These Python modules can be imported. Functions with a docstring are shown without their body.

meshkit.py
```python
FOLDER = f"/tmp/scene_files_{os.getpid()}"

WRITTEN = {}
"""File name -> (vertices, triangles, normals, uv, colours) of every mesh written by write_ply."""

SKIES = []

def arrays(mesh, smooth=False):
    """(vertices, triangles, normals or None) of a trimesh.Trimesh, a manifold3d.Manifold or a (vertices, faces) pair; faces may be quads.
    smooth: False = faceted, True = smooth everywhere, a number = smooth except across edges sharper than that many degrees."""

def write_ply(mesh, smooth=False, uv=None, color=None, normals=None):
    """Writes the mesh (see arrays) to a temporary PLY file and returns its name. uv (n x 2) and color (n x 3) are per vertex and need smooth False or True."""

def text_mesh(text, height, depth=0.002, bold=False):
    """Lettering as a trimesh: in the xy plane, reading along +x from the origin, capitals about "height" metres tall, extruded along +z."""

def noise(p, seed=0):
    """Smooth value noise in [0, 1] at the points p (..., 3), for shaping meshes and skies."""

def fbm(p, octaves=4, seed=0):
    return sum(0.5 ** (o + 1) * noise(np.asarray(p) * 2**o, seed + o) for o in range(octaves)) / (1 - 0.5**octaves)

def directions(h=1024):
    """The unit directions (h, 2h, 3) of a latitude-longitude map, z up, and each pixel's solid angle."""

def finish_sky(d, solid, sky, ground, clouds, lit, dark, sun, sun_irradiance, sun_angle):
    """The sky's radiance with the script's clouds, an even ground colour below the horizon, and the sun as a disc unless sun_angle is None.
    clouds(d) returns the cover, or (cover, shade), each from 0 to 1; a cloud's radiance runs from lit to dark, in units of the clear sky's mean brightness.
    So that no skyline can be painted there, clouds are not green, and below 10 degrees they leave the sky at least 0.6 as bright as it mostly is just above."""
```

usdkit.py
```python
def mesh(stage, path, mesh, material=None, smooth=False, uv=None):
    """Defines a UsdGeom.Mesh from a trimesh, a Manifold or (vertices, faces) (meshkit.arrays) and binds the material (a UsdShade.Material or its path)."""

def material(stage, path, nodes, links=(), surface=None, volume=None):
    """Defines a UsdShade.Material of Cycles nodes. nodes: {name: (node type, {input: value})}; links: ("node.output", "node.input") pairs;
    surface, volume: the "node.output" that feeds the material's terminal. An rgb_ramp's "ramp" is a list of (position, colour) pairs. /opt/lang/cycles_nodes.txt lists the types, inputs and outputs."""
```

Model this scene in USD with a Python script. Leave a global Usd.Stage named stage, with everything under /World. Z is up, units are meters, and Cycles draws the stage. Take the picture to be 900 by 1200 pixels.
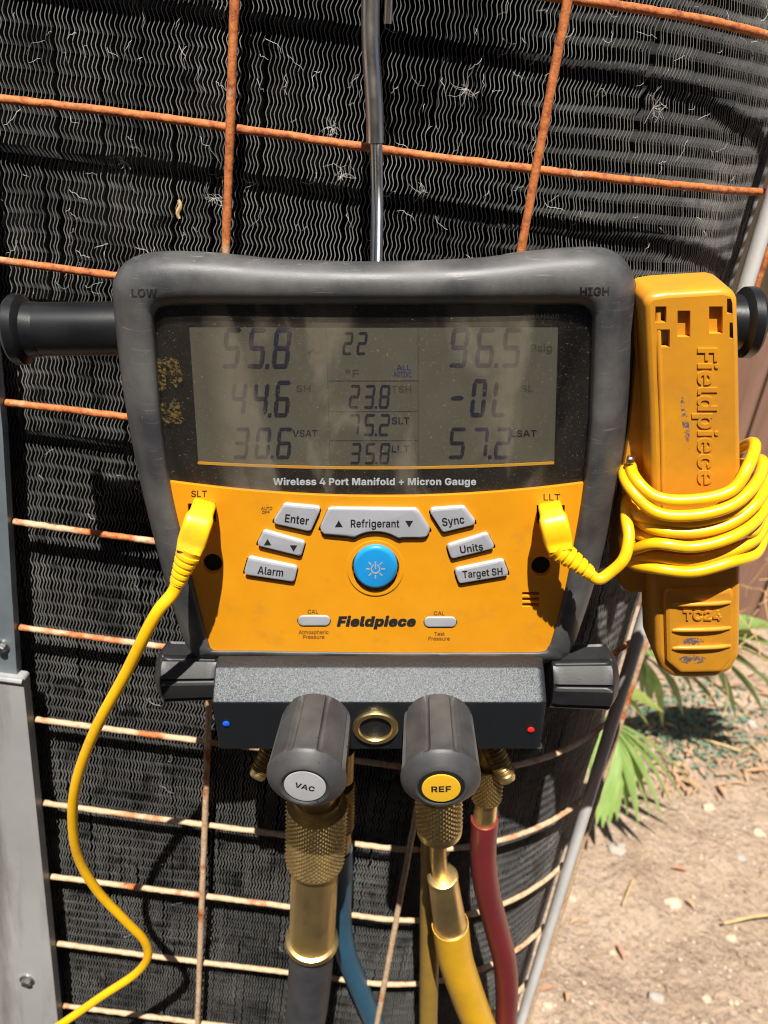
import math, random
import numpy as np, trimesh, shapely, usdkit, meshkit
from shapely import affinity
from shapely.geometry import Polygon, Point, LineString, box as sbox
from pxr import Usd, UsdGeom, UsdLux, UsdShade, Gf, Sdf, Vt

rng = np.random.default_rng(7)
random.seed(7)
stage = Usd.Stage.CreateInMemory()
UsdGeom.SetStageUpAxis(stage, UsdGeom.Tokens.z)
UsdGeom.SetStageMetersPerUnit(stage, 1.0)
UsdGeom.Xform.Define(stage, '/World')
UsdGeom.Scope.Define(stage, '/World/Looks')

# ------------------------------------------------------------------ camera, sky, sun, exposure
CAM = np.array([0.0, 0.0, 1.0])
PITCH, ROLL, YAW, FPX = 0.4536, 0.1339, 0.0068, 985.2
_f = np.array([math.sin(YAW) * math.cos(PITCH), math.cos(YAW) * math.cos(PITCH), -math.sin(PITCH)])
_r = np.array([math.cos(YAW), -math.sin(YAW), 0.0])
_u = np.cross(_r, _f)
R = math.cos(ROLL) * _r + math.sin(ROLL) * _u
U = -math.sin(ROLL) * _r + math.cos(ROLL) * _u
F = _f
N = -F
EXPOSURE = 0.85
SUN_TO = np.array([-0.12, -1.0, 1.82]); SUN_TO /= np.linalg.norm(SUN_TO)
SUN_STRENGTH, SKY_STRENGTH = 1.25, 0.05

cam = UsdGeom.Camera.Define(stage, '/World/camera')
cam.CreateHorizontalApertureAttr(27.0); cam.CreateVerticalApertureAttr(36.0)
cam.CreateFocalLengthAttr(FPX / 900 * 27.0)
cam.CreateClippingRangeAttr(Gf.Vec2f(0.02, 500))
cam.CreateFStopAttr(17.0); cam.CreateFocusDistanceAttr(0.325)
cam.GetPrim().CreateAttribute('exposure', Sdf.ValueTypeNames.Float).Set(EXPOSURE)
m = Gf.Matrix4d(1)
for i, row in enumerate((R, U, N, CAM)):
    for j in range(3):
        m[i, j] = float(row[j])
cam.AddTransformOp().Set(m)

el, rot = math.asin(SUN_TO[2]), math.atan2(SUN_TO[0], SUN_TO[1])
sky_mat = usdkit.material(stage, '/World/Looks/sky', {
    's': ('sky_texture', {'sky_type': 'single_scattering', 'sun_disc': False, 'sun_elevation': el, 'sun_rotation': rot}),
    'b': ('background_shader', {'strength': SKY_STRENGTH})}, [('s.color', 'b.color')], surface='b.background')
dome = UsdLux.DomeLight.Define(stage, '/World/sky')
UsdShade.MaterialBindingAPI.Apply(dome.GetPrim()).Bind(sky_mat)
dome.GetPrim().SetCustomDataByKey('kind', 'structure')
sun = UsdLux.DistantLight.Define(stage, '/World/sun')
sun.CreateIntensityAttr(SUN_STRENGTH); sun.CreateAngleAttr(0.5); sun.CreateNormalizeAttr(True)
sun.CreateColorAttr(Gf.Vec3f(1.0, 0.95, 0.87))
zx = SUN_TO; xx = np.cross([0, 0, 1], zx); xx /= np.linalg.norm(xx); yx = np.cross(zx, xx)
m = Gf.Matrix4d(1)
for i, row in enumerate((xx, yx, zx)):
    for j in range(3):
        m[i, j] = float(row[j])
sun.AddTransformOp().Set(m)

# ------------------------------------------------------------------ helpers: scene tree
_used = {}
def path_of(parent, name):
    base = parent.GetPath().pathString if parent else '/World'
    k = (base, name); n = _used.get(k, 0); _used[k] = n + 1
    return f'{base}/{name}' + (f'_{n:03d}' if n else '')

def tag(prim, label=None, cat=None, group=None, kind=None):
    for k, v in (('label', label), ('category', cat), ('group', group), ('kind', kind)):
        if v:
            prim.SetCustomDataByKey(k, v)
    return prim

FR = {}
def thing(name, label, cat, loc=(0, 0, 0), frame=None, group=None):
    x = UsdGeom.Xform.Define(stage, path_of(None, name))
    mm = Gf.Matrix4d(1)
    rows = frame if frame is not None else np.eye(3)
    for i in range(3):
        for j in range(3):
            mm[i, j] = float(rows[i][j])
    for j in range(3):
        mm[3, j] = float(loc[j])
    x.AddTransformOp().Set(mm)
    p = x.GetPrim()
    FR[p.GetPath().pathString] = (np.array(rows, float), np.array(loc, float))
    return tag(p, label, cat, group)

def obj(name, mesh, mat, parent=None, smooth=35, **kw):
    """One mesh prim. Under a placed thing the vertices are given in that thing's own frame."""
    if isinstance(mesh, (list,)):
        mesh = trimesh.util.concatenate([x if isinstance(x, trimesh.Trimesh) else trimesh.Trimesh(*x, process=False) for x in mesh])
    g = usdkit.mesh(stage, path_of(parent, name), mesh, MAT[mat], smooth=smooth)
    p = g.GetPrim()
    if kw:
        tag(p, **kw)
    return p

def tm(v, f):
    v = np.asarray(v, float); f = np.asarray(f, int)
    if f.shape[1] == 4:
        f = np.vstack([f[:, [0, 1, 2]], f[:, [0, 2, 3]]])
    return trimesh.Trimesh(v, f, process=False)

# ------------------------------------------------------------------ helpers: places
def ray(x, y):
    return F + R * (x - 450) / FPX + U * (600 - y) / FPX
def G(x, y, z):
    d = ray(x, y); return CAM + d * ((z - CAM[2]) / d[2])
def atY(x, y, Y):
    d = ray(x, y); return CAM + d * (Y / d[1])
DG = 0.352
GO = CAM + F * DG                      # origin of the gauge's own frame (x right, y up its face, z out of the face)
GT = math.radians(31.5)                  # the gauge hangs upright, so its face leans out against the lens by this much
GFR = np.array([R, math.cos(GT) * U + math.sin(GT) * N, math.cos(GT) * N - math.sin(GT) * U])
def L(x, y, n=0.0):
    """Point of the gauge's frame, n metres in front of its face, seen at a place of the photograph."""
    x, y, n = np.broadcast_arrays(np.asarray(x, float), np.asarray(y, float), np.asarray(n, float))
    d = F + R * ((x - 450) / FPX)[..., None] + U * ((600 - y) / FPX)[..., None]
    t = ((GO - CAM) @ GFR[2] + n) / (d @ GFR[2])
    p = (CAM + d * t[..., None] - GO) @ GFR.T
    p[..., 2] = n
    return p
def to_local(p):
    return (np.asarray(p) - GO) @ GFR.T
def to_world(p):
    return np.asarray(p) @ GFR + GO
def rp(w, P):
    """Radius of something w pixels wide at the point P of the gauge's frame."""
    return w / 2 * float((to_world(P) - CAM) @ F) / FPX
PX = DG / FPX
DOWN = GFR @ np.array([0, 0, -1.0])

# ------------------------------------------------------------------ helpers: shapes
def spline(pts, n=60):
    p = np.asarray(pts, float)
    if len(p) < 3:
        return p[0] + (p[-1] - p[0]) * np.linspace(0, 1, n)[:, None]
    q = np.vstack([2 * p[0] - p[1], p, 2 * p[-1] - p[-2]])
    d = np.maximum(np.linalg.norm(np.diff(q, axis=0), axis=1), 1e-9) ** 0.5
    t = np.concatenate([[0], np.cumsum(d)])
    out = []
    ts = np.linspace(t[1], t[-2], n)
    for s in ts:
        i = min(max(np.searchsorted(t, s, 'right') - 1, 1), len(q) - 3)
        t0, t1, t2, t3 = t[i - 1:i + 3]; p0, p1, p2, p3 = q[i - 1:i + 3]
        a1 = (t1 - s) / (t1 - t0) * p0 + (s - t0) / (t1 - t0) * p1
        a2 = (t2 - s) / (t2 - t1) * p1 + (s - t1) / (t2 - t1) * p2
        a3 = (t3 - s) / (t3 - t2) * p2 + (s - t2) / (t3 - t2) * p3
        b1 = (t2 - s) / (t2 - t0) * a1 + (s - t0) / (t2 - t0) * a2
        b2 = (t3 - s) / (t3 - t1) * a2 + (s - t1) / (t3 - t1) * a3
        out.append((t2 - s) / (t2 - t1) * b1 + (s - t1) / (t2 - t1) * b2)
    return np.array(out)

def tube(path, r, sides=12, cap=True, squash=None, rough=0.0, seed=0):
    p = np.asarray(path, float); n = len(p)
    r = np.broadcast_to(np.asarray(r, float), (n,))
    t = np.gradient(p, axis=0); t /= np.maximum(np.linalg.norm(t, axis=1, keepdims=True), 1e-12)
    a = np.array([0, 0, 1.0]) if abs(t[0][2]) < 0.9 else np.array([1.0, 0, 0])
    u = np.cross(a, t[0]); u /= np.linalg.norm(u)
    us = []
    for k in range(n):
        u = u - t[k] * (u @ t[k]); u /= np.linalg.norm(u); us.append(u)
    us = np.array(us); ws = np.cross(t, us)
    th = np.arange(sides) / sides * 2 * np.pi
    c, s = np.cos(th), np.sin(th)
    s2 = s * (squash or 1.0)
    ring = us[:, None] * c[None, :, None] + ws[:, None] * s2[None, :, None]
    v = p[:, None] + ring * r[:, None, None]
    if rough:
        v = v + ring * (meshkit.fbm(v * 350, 3, seed) - 0.5)[..., None] * rough
    v = v.reshape(-1, 3)
    i, j = np.meshgrid(np.arange(n - 1), np.arange(sides), indexing='ij')
    j2 = (j + 1) % sides
    f = np.stack([i * sides + j, i * sides + j2, (i + 1) * sides + j2, (i + 1) * sides + j], -1).reshape(-1, 4)
    f = np.vstack([f[:, [0, 1, 2]], f[:, [0, 2, 3]]])
    if cap:
        v = np.vstack([v, p[0], p[-1]])
        k = np.arange(sides); k2 = (k + 1) % sides
        f = np.vstack([f, np.stack([np.full(sides, n * sides), k2, k], -1), np.stack([np.full(sides, n * sides + 1), (n - 1) * sides + k, (n - 1) * sides + k2], -1)])
    return trimesh.Trimesh(v, f, process=False)

def frame_of(d):
    d = np.asarray(d, float) / np.linalg.norm(d)
    a = np.array([0, 1.0, 0]) if abs(d[1]) < 0.95 else np.array([1.0, 0, 0])
    x = np.cross(a, d); x /= np.linalg.norm(x)
    return np.array([x, np.cross(d, x), d])

def lathe(profile, A, d, sides=40, rfun=None, up=None):
    """profile: (z, r) pairs along direction d from A; rfun(theta, z, r) may shape the section."""
    pr = np.asarray(profile, float); th = np.arange(sides) / sides * 2 * np.pi
    z = np.repeat(pr[:, 0:1], sides, 1); r = np.repeat(pr[:, 1:2], sides, 1); T = np.repeat(th[None], len(pr), 0)
    if rfun is not None:
        r = rfun(T, z, r)
    fr = frame_of(d)
    v = np.asarray(A) + (r * np.cos(T))[..., None] * fr[0] + (r * np.sin(T))[..., None] * fr[1] + z[..., None] * fr[2]
    v = v.reshape(-1, 3); n = len(pr)
    i, j = np.meshgrid(np.arange(n - 1), np.arange(sides), indexing='ij'); j2 = (j + 1) % sides
    f = np.stack([i * sides + j, i * sides + j2, (i + 1) * sides + j2, (i + 1) * sides + j], -1).reshape(-1, 4)
    f = np.vstack([f[:, [0, 1, 2]], f[:, [0, 2, 3]]])
    v = np.vstack([v, np.asarray(A) + fr[2] * pr[0, 0], np.asarray(A) + fr[2] * pr[-1, 0]])
    k = np.arange(sides); k2 = (k + 1) % sides
    f = np.vstack([f, np.stack([np.full(sides, n * sides), k2, k], -1), np.stack([np.full(sides, n * sides + 1), (n - 1) * sides + k, (n - 1) * sides + k2], -1)])
    return trimesh.Trimesh(v, f, process=False)

def loft(rings, cap0=False, cap1=False):
    """rings: list of (m,3) closed rings with the same count."""
    n, mcount = len(rings), len(rings[0])
    v = np.vstack(rings)
    i, j = np.meshgrid(np.arange(n - 1), np.arange(mcount), indexing='ij'); j2 = (j + 1) % mcount
    f = np.stack([i * mcount + j, i * mcount + j2, (i + 1) * mcount + j2, (i + 1) * mcount + j], -1).reshape(-1, 4)
    f = np.vstack([f[:, [0, 1, 2]], f[:, [0, 2, 3]]])
    for on, base, flip in ((cap0, 0, True), (cap1, (n - 1) * mcount, False)):
        if on:
            pts = v[base:base + mcount]
            fr = frame_of(np.cross(pts[mcount // 3] - pts[0], pts[2 * mcount // 3] - pts[0]))
            q = (pts - pts.mean(0)) @ fr[:2].T
            tv, tf = trimesh.creation.triangulate_polygon(Polygon(q), engine='earcut')
            d = ((tv[:, None] - q[None]) ** 2).sum(-1).argmin(1)
            tf = d[tf] + base
            f = np.vstack([f, tf])
    t = trimesh.Trimesh(v, f, process=False)
    trimesh.repair.fix_normals(t)
    return t

def round_poly(pts, r, n=6):
    p = Polygon(pts)
    return p.buffer(-r, quad_segs=n).buffer(r, quad_segs=n)

def ring_pts(poly, count):
    c = np.array(poly.exterior.coords)[:-1]
    if not poly.exterior.is_ccw:
        c = c[::-1]
    line = shapely.LinearRing(c)
    return np.array([line.interpolate(s, normalized=True).coords[0] for s in np.arange(count) / count])

def pad(poly, n0, n1, bev, count=64, crown=0.0):
    """A raised pad of outline poly (pixels of the plan) from height n0 to n1 with a rounded edge of bev pixels."""
    rings = []
    bm = bev * PX
    for off, n in ((0, n0), (0, n1 - bm), (0.3 * bev, n1 - 0.3 * bm), (bev, n1)):
        q = poly.buffer(-off) if off else poly
        c = ring_pts(q, count)
        if rings:
            k = ((c - last[0]) ** 2).sum(1).argmin(); c = np.roll(c, -k, 0)
        last = c
        rings.append(L(c[:, 0], c[:, 1], n1)); rings[-1][:, 2] = n
    return loft(rings, cap1=True)

def ext(geom, n0, n1):
    """Straight extrusion of a plan shape (pixels) between two heights."""
    out = []
    for g in getattr(geom, 'geoms', [geom]):
        if g.is_empty or g.area < 1e-6 or g.geom_type != 'Polygon':
            continue
        t = trimesh.creation.extrude_polygon(g, 1.0, engine='earcut')
        v = t.vertices
        w = L(v[:, 0], v[:, 1], n1); w[:, 2] = np.where(v[:, 2] > 0.5, n1, n0)
        t = trimesh.Trimesh(w, t.faces[:, ::-1], process=False)
        out.append(t)
    return trimesh.util.concatenate(out)

_fonts = {}
def glyphs(s, weight=600):
    """Lettering as a shape: capitals 1 high, from x = 0, y up."""
    from PIL import Image, ImageDraw, ImageFont
    import glob
    if weight not in _fonts:
        ft = ImageFont.truetype(glob.glob('/opt/blender-*/*/datafiles/fonts/Inter.woff2')[0], 120)
        try:
            ax = ft.get_variation_axes()
            ft.set_variation_by_axes([weight if b'eight' in a['name'] else a['default'] for a in ax])
        except Exception:
            pass
        _fonts[weight] = ft
    ft = _fonts[weight]
    x0, y0, x1, y1 = ft.getbbox(s, anchor='ls')
    im = Image.new('L', (x1 - x0 + 8, y1 - y0 + 8))
    ImageDraw.Draw(im).text((4 - x0, 4 - y0), s, 255, ft, anchor='ls')
    on = np.pad(np.asarray(im) > 127, ((0, 0), (1, 1))).astype(np.int8)
    rows, st = np.nonzero(np.diff(on, axis=1) == 1)
    en = np.nonzero(np.diff(on, axis=1) == -1)[1]
    g = shapely.union_all(shapely.box(st, -rows - 1, en, -rows)).buffer(0.7).buffer(-0.7).simplify(0.8)
    k = 1 / 87.5
    return affinity.affine_transform(g, [k, 0, 0, k, -4 * k, (4 - y0) * k])

def text_shape(s, x0, x1, yb, cap, weight=600, shear=0.0, rot=0.0):
    """Plan shape (pixels) of a line of text from x0 to x1 on baseline yb."""
    g = glyphs(s, weight)
    a, _, b, _ = g.bounds
    sx = (x1 - x0) / (b - a)
    g = affinity.affine_transform(g, [sx, shear * cap, 0, -cap, x0 - a * sx, yb])
    if rot:
        g = affinity.rotate(g, rot, origin=((x0 + x1) / 2, yb - cap / 2))
    return g

def text(s, x0, x1, yb, cap, n, th=0.00008, **kw):
    return ext(text_shape(s, x0, x1, yb, cap, **kw), n, n + th)

SEG = {'0': 'abcdef', '1': 'bc', '2': 'abged', '3': 'abgcd', '4': 'fgbc', '5': 'afgcd', '6': 'afgedc', '7': 'abc', '8': 'abcdefg', '9': 'abcdfg', '-': 'g', 'L': 'fed', ' ': ''}
def digits(s, x0, y0, x1, y1, slant=0.10):
    n = sum(1 for c in s if c != '.'); h = y1 - y0; pitch = (x1 - x0) / n; w = pitch * 0.70; t = h * 0.115
    out = []; x = x0 + pitch * 0.1
    for c in s:
        if c == '.':
            out.append(sbox(x - pitch * 0.24, y1 - t, x - pitch * 0.08, y1)); continue
        g = t * 0.18
        def hb(y):
            return Polygon([(x + g, y), (x + g + t / 2, y - t / 2), (x + w - g - t / 2, y - t / 2), (x + w - g, y), (x + w - g - t / 2, y + t / 2), (x + g + t / 2, y + t / 2)])
        def vb(xx, ya, yb):
            return Polygon([(xx, ya + g), (xx + t / 2, ya + g + t / 2), (xx + t / 2, yb - g - t / 2), (xx, yb - g), (xx - t / 2, yb - g - t / 2), (xx - t / 2, ya + g + t / 2)])
        ym = (y0 + y1) / 2; ya, yb = y0 + t / 2, y1 - t / 2; xl, xr = x + t / 2, x + w - t / 2
        P = dict(a=hb(ya), g=hb(ym), d=hb(yb), f=vb(xl, ya, ym), e=vb(xl, ym, yb), b=vb(xr, ya, ym), c=vb(xr, ym, yb))
        out += [P[k] for k in SEG[c]]
        x += pitch
    g = shapely.union_all(out)
    return affinity.affine_transform(g, [1, -slant, 0, 1, slant * y1, 0])

# ------------------------------------------------------------------ materials
MAT = {}
def make(name, nodes, links, surface='p.BSDF', volume=None):
    MAT[name] = usdkit.material(stage, f'/World/Looks/{name}', nodes, links, surface=surface, volume=volume)

def stdmat(name, c1, c2=None, scale=60, lo=0.35, hi=0.65, rough=0.5, rough2=None, metallic=0.0, bump=0.0, bscale=900, bdist=0.0004, speck=None, spscale=1500, spthr=0.68,
           stretch=(1, 1, 1), coat=0.0, spec=0.5, detail=6, c3=None, c3scale=20, c3lo=.55, c3hi=.7, c3stretch=(1, 1, 1), c3rot=(0, 0, 0)):
    nodes = {'tc': ('texture_coordinate', {}), 'mp': ('mapping', {'scale': stretch}),
             'n': ('noise_texture', {'scale': scale, 'detail': detail, 'roughness': 0.6}),
             'r': ('rgb_ramp', {'ramp': [(lo, c1), (hi, c2 or c1)]}),
             'p': ('principled_bsdf', {'roughness': rough, 'metallic': metallic, 'coat_weight': coat, 'specular_ior_level': spec})}
    links = [('tc.object', 'mp.vector'), ('mp.vector', 'n.vector'), ('n.fac', 'r.fac')]
    col = 'r.color'
    if c3 is not None:
        nodes.update({'n3': ('noise_texture', {'scale': c3scale, 'detail': 6, 'roughness': 0.68}), 'mp3': ('mapping', {'scale': c3stretch, 'rotation': c3rot}), 'm3': ('map_range', {'from_min': c3lo, 'from_max': c3hi, 'clamp': True}),
                      'x3': ('mix_color', {'b': c3})})
        links += [('tc.object', 'mp3.vector'), ('mp3.vector', 'n3.vector'), ('n3.fac', 'm3.value'), ('m3.result', 'x3.fac'), (col, 'x3.a')]; col = 'x3.result'
    if speck is not None:
        nodes.update({'ns': ('noise_texture', {'scale': spscale, 'detail': 2, 'roughness': 0.7}), 'ms': ('map_range', {'from_min': spthr, 'from_max': spthr + 0.05, 'clamp': True}),
                      'xs': ('mix_color', {'b': speck})})
        links += [('tc.object', 'ns.vector'), ('ns.fac', 'ms.value'), ('ms.result', 'xs.fac'), (col, 'xs.a')]; col = 'xs.result'
    links.append((col, 'p.base_color'))
    if rough2 is not None:
        nodes['mr'] = ('map_range', {'from_min': lo, 'from_max': hi, 'to_min': rough, 'to_max': rough2, 'clamp': True})
        links += [('n.fac', 'mr.value'), ('mr.result', 'p.roughness')]
    if bump:
        nodes.update({'nb': ('noise_texture', {'scale': bscale, 'detail': 3, 'roughness': 0.6}), 'b': ('bump', {'strength': bump, 'distance': bdist})})
        links += [('tc.object', 'nb.vector'), ('nb.fac', 'b.height'), ('b.normal', 'p.normal')]
    make(name, nodes, links)

stdmat('yellow_plastic', (.80, .335, .008), (.74, .295, .007), scale=35, rough=.42, bump=.12, bscale=2500, bdist=.0001, speck=(.30, .15, .03), spscale=420, spthr=.75, c3=(.50, .22, .03), c3scale=48, c3lo=.56, c3hi=.90)
stdmat('clamp_plastic', (.66, .285, .016), (.54, .225, .020), scale=45, lo=.3, hi=.7, rough=.38, bump=.15, bscale=1800, bdist=.00012, speck=(.25, .14, .05), spscale=900, spthr=.72, c3=(.40, .20, .05), c3scale=55, c3lo=.56, c3hi=.85)
stdmat('yellow_rubber', (.84, .46, .006), (.78, .41, .006), scale=50, rough=.30, bump=.1, bscale=700, bdist=.0002, speck=(.4, .25, .05), spscale=500, spthr=.76, c3=(.52, .30, .03), c3scale=70, c3lo=.52, c3hi=.80)
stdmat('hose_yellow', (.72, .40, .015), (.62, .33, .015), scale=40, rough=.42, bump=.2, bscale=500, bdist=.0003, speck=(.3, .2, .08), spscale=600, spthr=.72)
stdmat('hose_yellow_old', (.34, .21, .035), (.26, .16, .03), scale=40, rough=.5, bump=.2, bscale=500, bdist=.0003)  # darker copy of the yellow hose, shade painted into its colour
stdmat('hose_red', (.165, .018, .020), (.13, .017, .020), scale=40, rough=.42, bump=.2, bscale=600, bdist=.0003, speck=(.3, .1, .09), spscale=700, spthr=.72)
stdmat('hose_blue', (.030, .10, .17), (.025, .08, .13), scale=40, rough=.45, bump=.2, bscale=600, bdist=.0003)
stdmat('hose_grey', (.034, .035, .040), (.055, .055, .060), scale=90, rough=.5, bump=.25, bscale=900, bdist=.0003, speck=(.2, .2, .2), spscale=900, spthr=.73)
stdmat('bezel_rubber', (.040, .041, .045), (.115, .112, .108), scale=28, lo=.38, hi=.68, rough=.42, rough2=.60, bump=.3, bscale=1500, bdist=.00015, speck=(.22, .21, .20), spscale=1300, spthr=.69, c3=(.19, .185, .18), c3scale=50, c3lo=.60, c3hi=.72, c3stretch=(1, 22, 1), c3rot=(0, 0, .75))
stdmat('black_plastic', (.006, .006, .007), (.012, .012, .013), scale=60, rough=.32, bump=.15, bscale=1200, bdist=.0002, speck=(.16, .16, .16), spscale=1400, spthr=.75)
stdmat('knob_black', (.010, .010, .011), (.020, .020, .021), scale=60, rough=.46, bump=.2, bscale=1200, bdist=.0002, speck=(.14, .14, .14), spscale=1400, spthr=.74)
stdmat('sight_glass', (.20, .17, .12), (.10, .085, .06), scale=300, rough=.12)
stdmat('knob_rubber', (.034, .034, .037), (.062, .061, .060), scale=70, lo=.35, hi=.7, rough=.5, bump=.3, bscale=1800, bdist=.0002, speck=(.01, .01, .01), spscale=260, spthr=.71)
stdmat('button_grey', (.40, .41, .45), (.35, .36, .39), scale=60, rough=.5, bump=.15, bscale=1500, bdist=.0001, speck=(.2, .19, .18), spscale=900, spthr=.75)
stdmat('button_blue', (.012, .30, .72), (.016, .26, .62), scale=60, rough=.4, bump=.1, bscale=1500, bdist=.0001)
stdmat('ink_black', (.015, .014, .013), rough=.6)
stdmat('ink_brown', (.16, .07, .012), rough=.6)
stdmat('ink_pale', (.72, .78, .86), rough=.6)
stdmat('ink_grey', (.2, .2, .205), rough=.6)
stdmat('label_grey', (.40, .40, .42), (.34, .34, .35), scale=80, rough=.45)
stdmat('label_yellow', (.75, .42, .02), rough=.45)
stdmat('blue_dot', (.01, .10, .75), rough=.3)
stdmat('red_dot', (.75, .02, .015), rough=.3)
stdmat('recess_black', (.004, .004, .004), rough=.7)
stdmat('screen_black', (.003, .003, .003), (.007, .006, .006), scale=90, rough=.5, speck=(.15, .13, .11), spscale=1200, spthr=.69)
stdmat('lcd_panel', (.105, .101, .078), (.145, .138, .107), scale=22, lo=.3, hi=.7, rough=.45)
stdmat('lcd_ink', (.005, .006, .012), (.010, .014, .055), scale=45, rough=.5)
stdmat('lcd_ink_faint', (.07, .066, .056), rough=.5)
stdmat('lcd_ink_blue', (.020, .035, .16), rough=.5)
stdmat('orange_line', (.80, .40, .03), rough=.4)
stdmat('chrome', (.62, .59, .55), (.40, .36, .32), scale=40, rough=.16, rough2=.4, metallic=1.0)
stdmat('steel', (.62, .62, .60), rough=.3, metallic=1.0)
stdmat('brass', (.90, .70, .33), (.78, .58, .25), scale=60, rough=.34, rough2=.46, metallic=1.0, bump=.1, bscale=900, bdist=.0001)
stdmat('brass_dull', (.55, .39, .17), (.36, .25, .11), scale=90, rough=.34, rough2=.5, metallic=1.0)
stdmat('fin_metal', (.032, .032, .033), (.072, .071, .069), scale=18, rough=.5, c3=(.19, .185, .17), c3scale=16, c3lo=.54, c3hi=.72)
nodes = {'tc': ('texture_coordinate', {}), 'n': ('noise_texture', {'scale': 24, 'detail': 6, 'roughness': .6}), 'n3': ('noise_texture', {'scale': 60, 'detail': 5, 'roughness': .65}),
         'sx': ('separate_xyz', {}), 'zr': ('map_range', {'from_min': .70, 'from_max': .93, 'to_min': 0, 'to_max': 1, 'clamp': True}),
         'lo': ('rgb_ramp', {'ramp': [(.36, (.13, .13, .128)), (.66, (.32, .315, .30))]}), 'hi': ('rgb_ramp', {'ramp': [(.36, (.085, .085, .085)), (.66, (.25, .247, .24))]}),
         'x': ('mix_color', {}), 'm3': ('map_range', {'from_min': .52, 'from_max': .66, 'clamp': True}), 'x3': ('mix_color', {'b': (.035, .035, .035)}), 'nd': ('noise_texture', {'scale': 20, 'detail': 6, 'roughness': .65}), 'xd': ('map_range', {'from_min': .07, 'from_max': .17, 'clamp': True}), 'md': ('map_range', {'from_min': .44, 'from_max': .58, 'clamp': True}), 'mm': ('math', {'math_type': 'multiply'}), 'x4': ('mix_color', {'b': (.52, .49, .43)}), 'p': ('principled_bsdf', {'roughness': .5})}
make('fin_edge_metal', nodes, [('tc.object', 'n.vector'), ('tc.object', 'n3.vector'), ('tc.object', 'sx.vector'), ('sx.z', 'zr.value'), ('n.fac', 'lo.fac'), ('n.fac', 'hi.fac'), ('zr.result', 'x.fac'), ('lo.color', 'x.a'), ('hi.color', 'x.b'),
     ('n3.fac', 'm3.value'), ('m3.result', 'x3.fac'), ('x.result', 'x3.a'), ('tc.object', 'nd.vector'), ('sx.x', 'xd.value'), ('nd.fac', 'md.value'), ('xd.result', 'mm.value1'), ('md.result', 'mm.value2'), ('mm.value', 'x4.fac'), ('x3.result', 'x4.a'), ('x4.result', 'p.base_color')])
stdmat('coil_black', (.006, .006, .006), rough=.8)
stdmat('post_paint', (.50, .49, .47), (.62, .61, .59), scale=20, rough=.5, bump=.2, bscale=200, bdist=.0005, c3=(.30, .13, .05), c3scale=14, c3lo=.66, c3hi=.72)
stdmat('panel_paint', (.27, .27, .265), (.33, .33, .325), scale=8, rough=.42, bump=.15, bscale=120, bdist=.0006, speck=(.22, .2, .18), spscale=240, spthr=.70, c3=(.10, .09, .08), c3scale=22, c3lo=.50, c3hi=.72, c3stretch=(1, 1, .12))
stdmat('panel_galvanised', (.15, .18, .20), (.20, .23, .25), scale=30, rough=.38, metallic=.35, bump=.1, bscale=200, bdist=.0004)
stdmat('lint', (.62, .60, .54), rough=.7)
stdmat('straw', (.60, .40, .17), (.45, .30, .14), scale=90, rough=.7)
stdmat('stain_ink', (.18, .19, .25), rough=.5)

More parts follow.
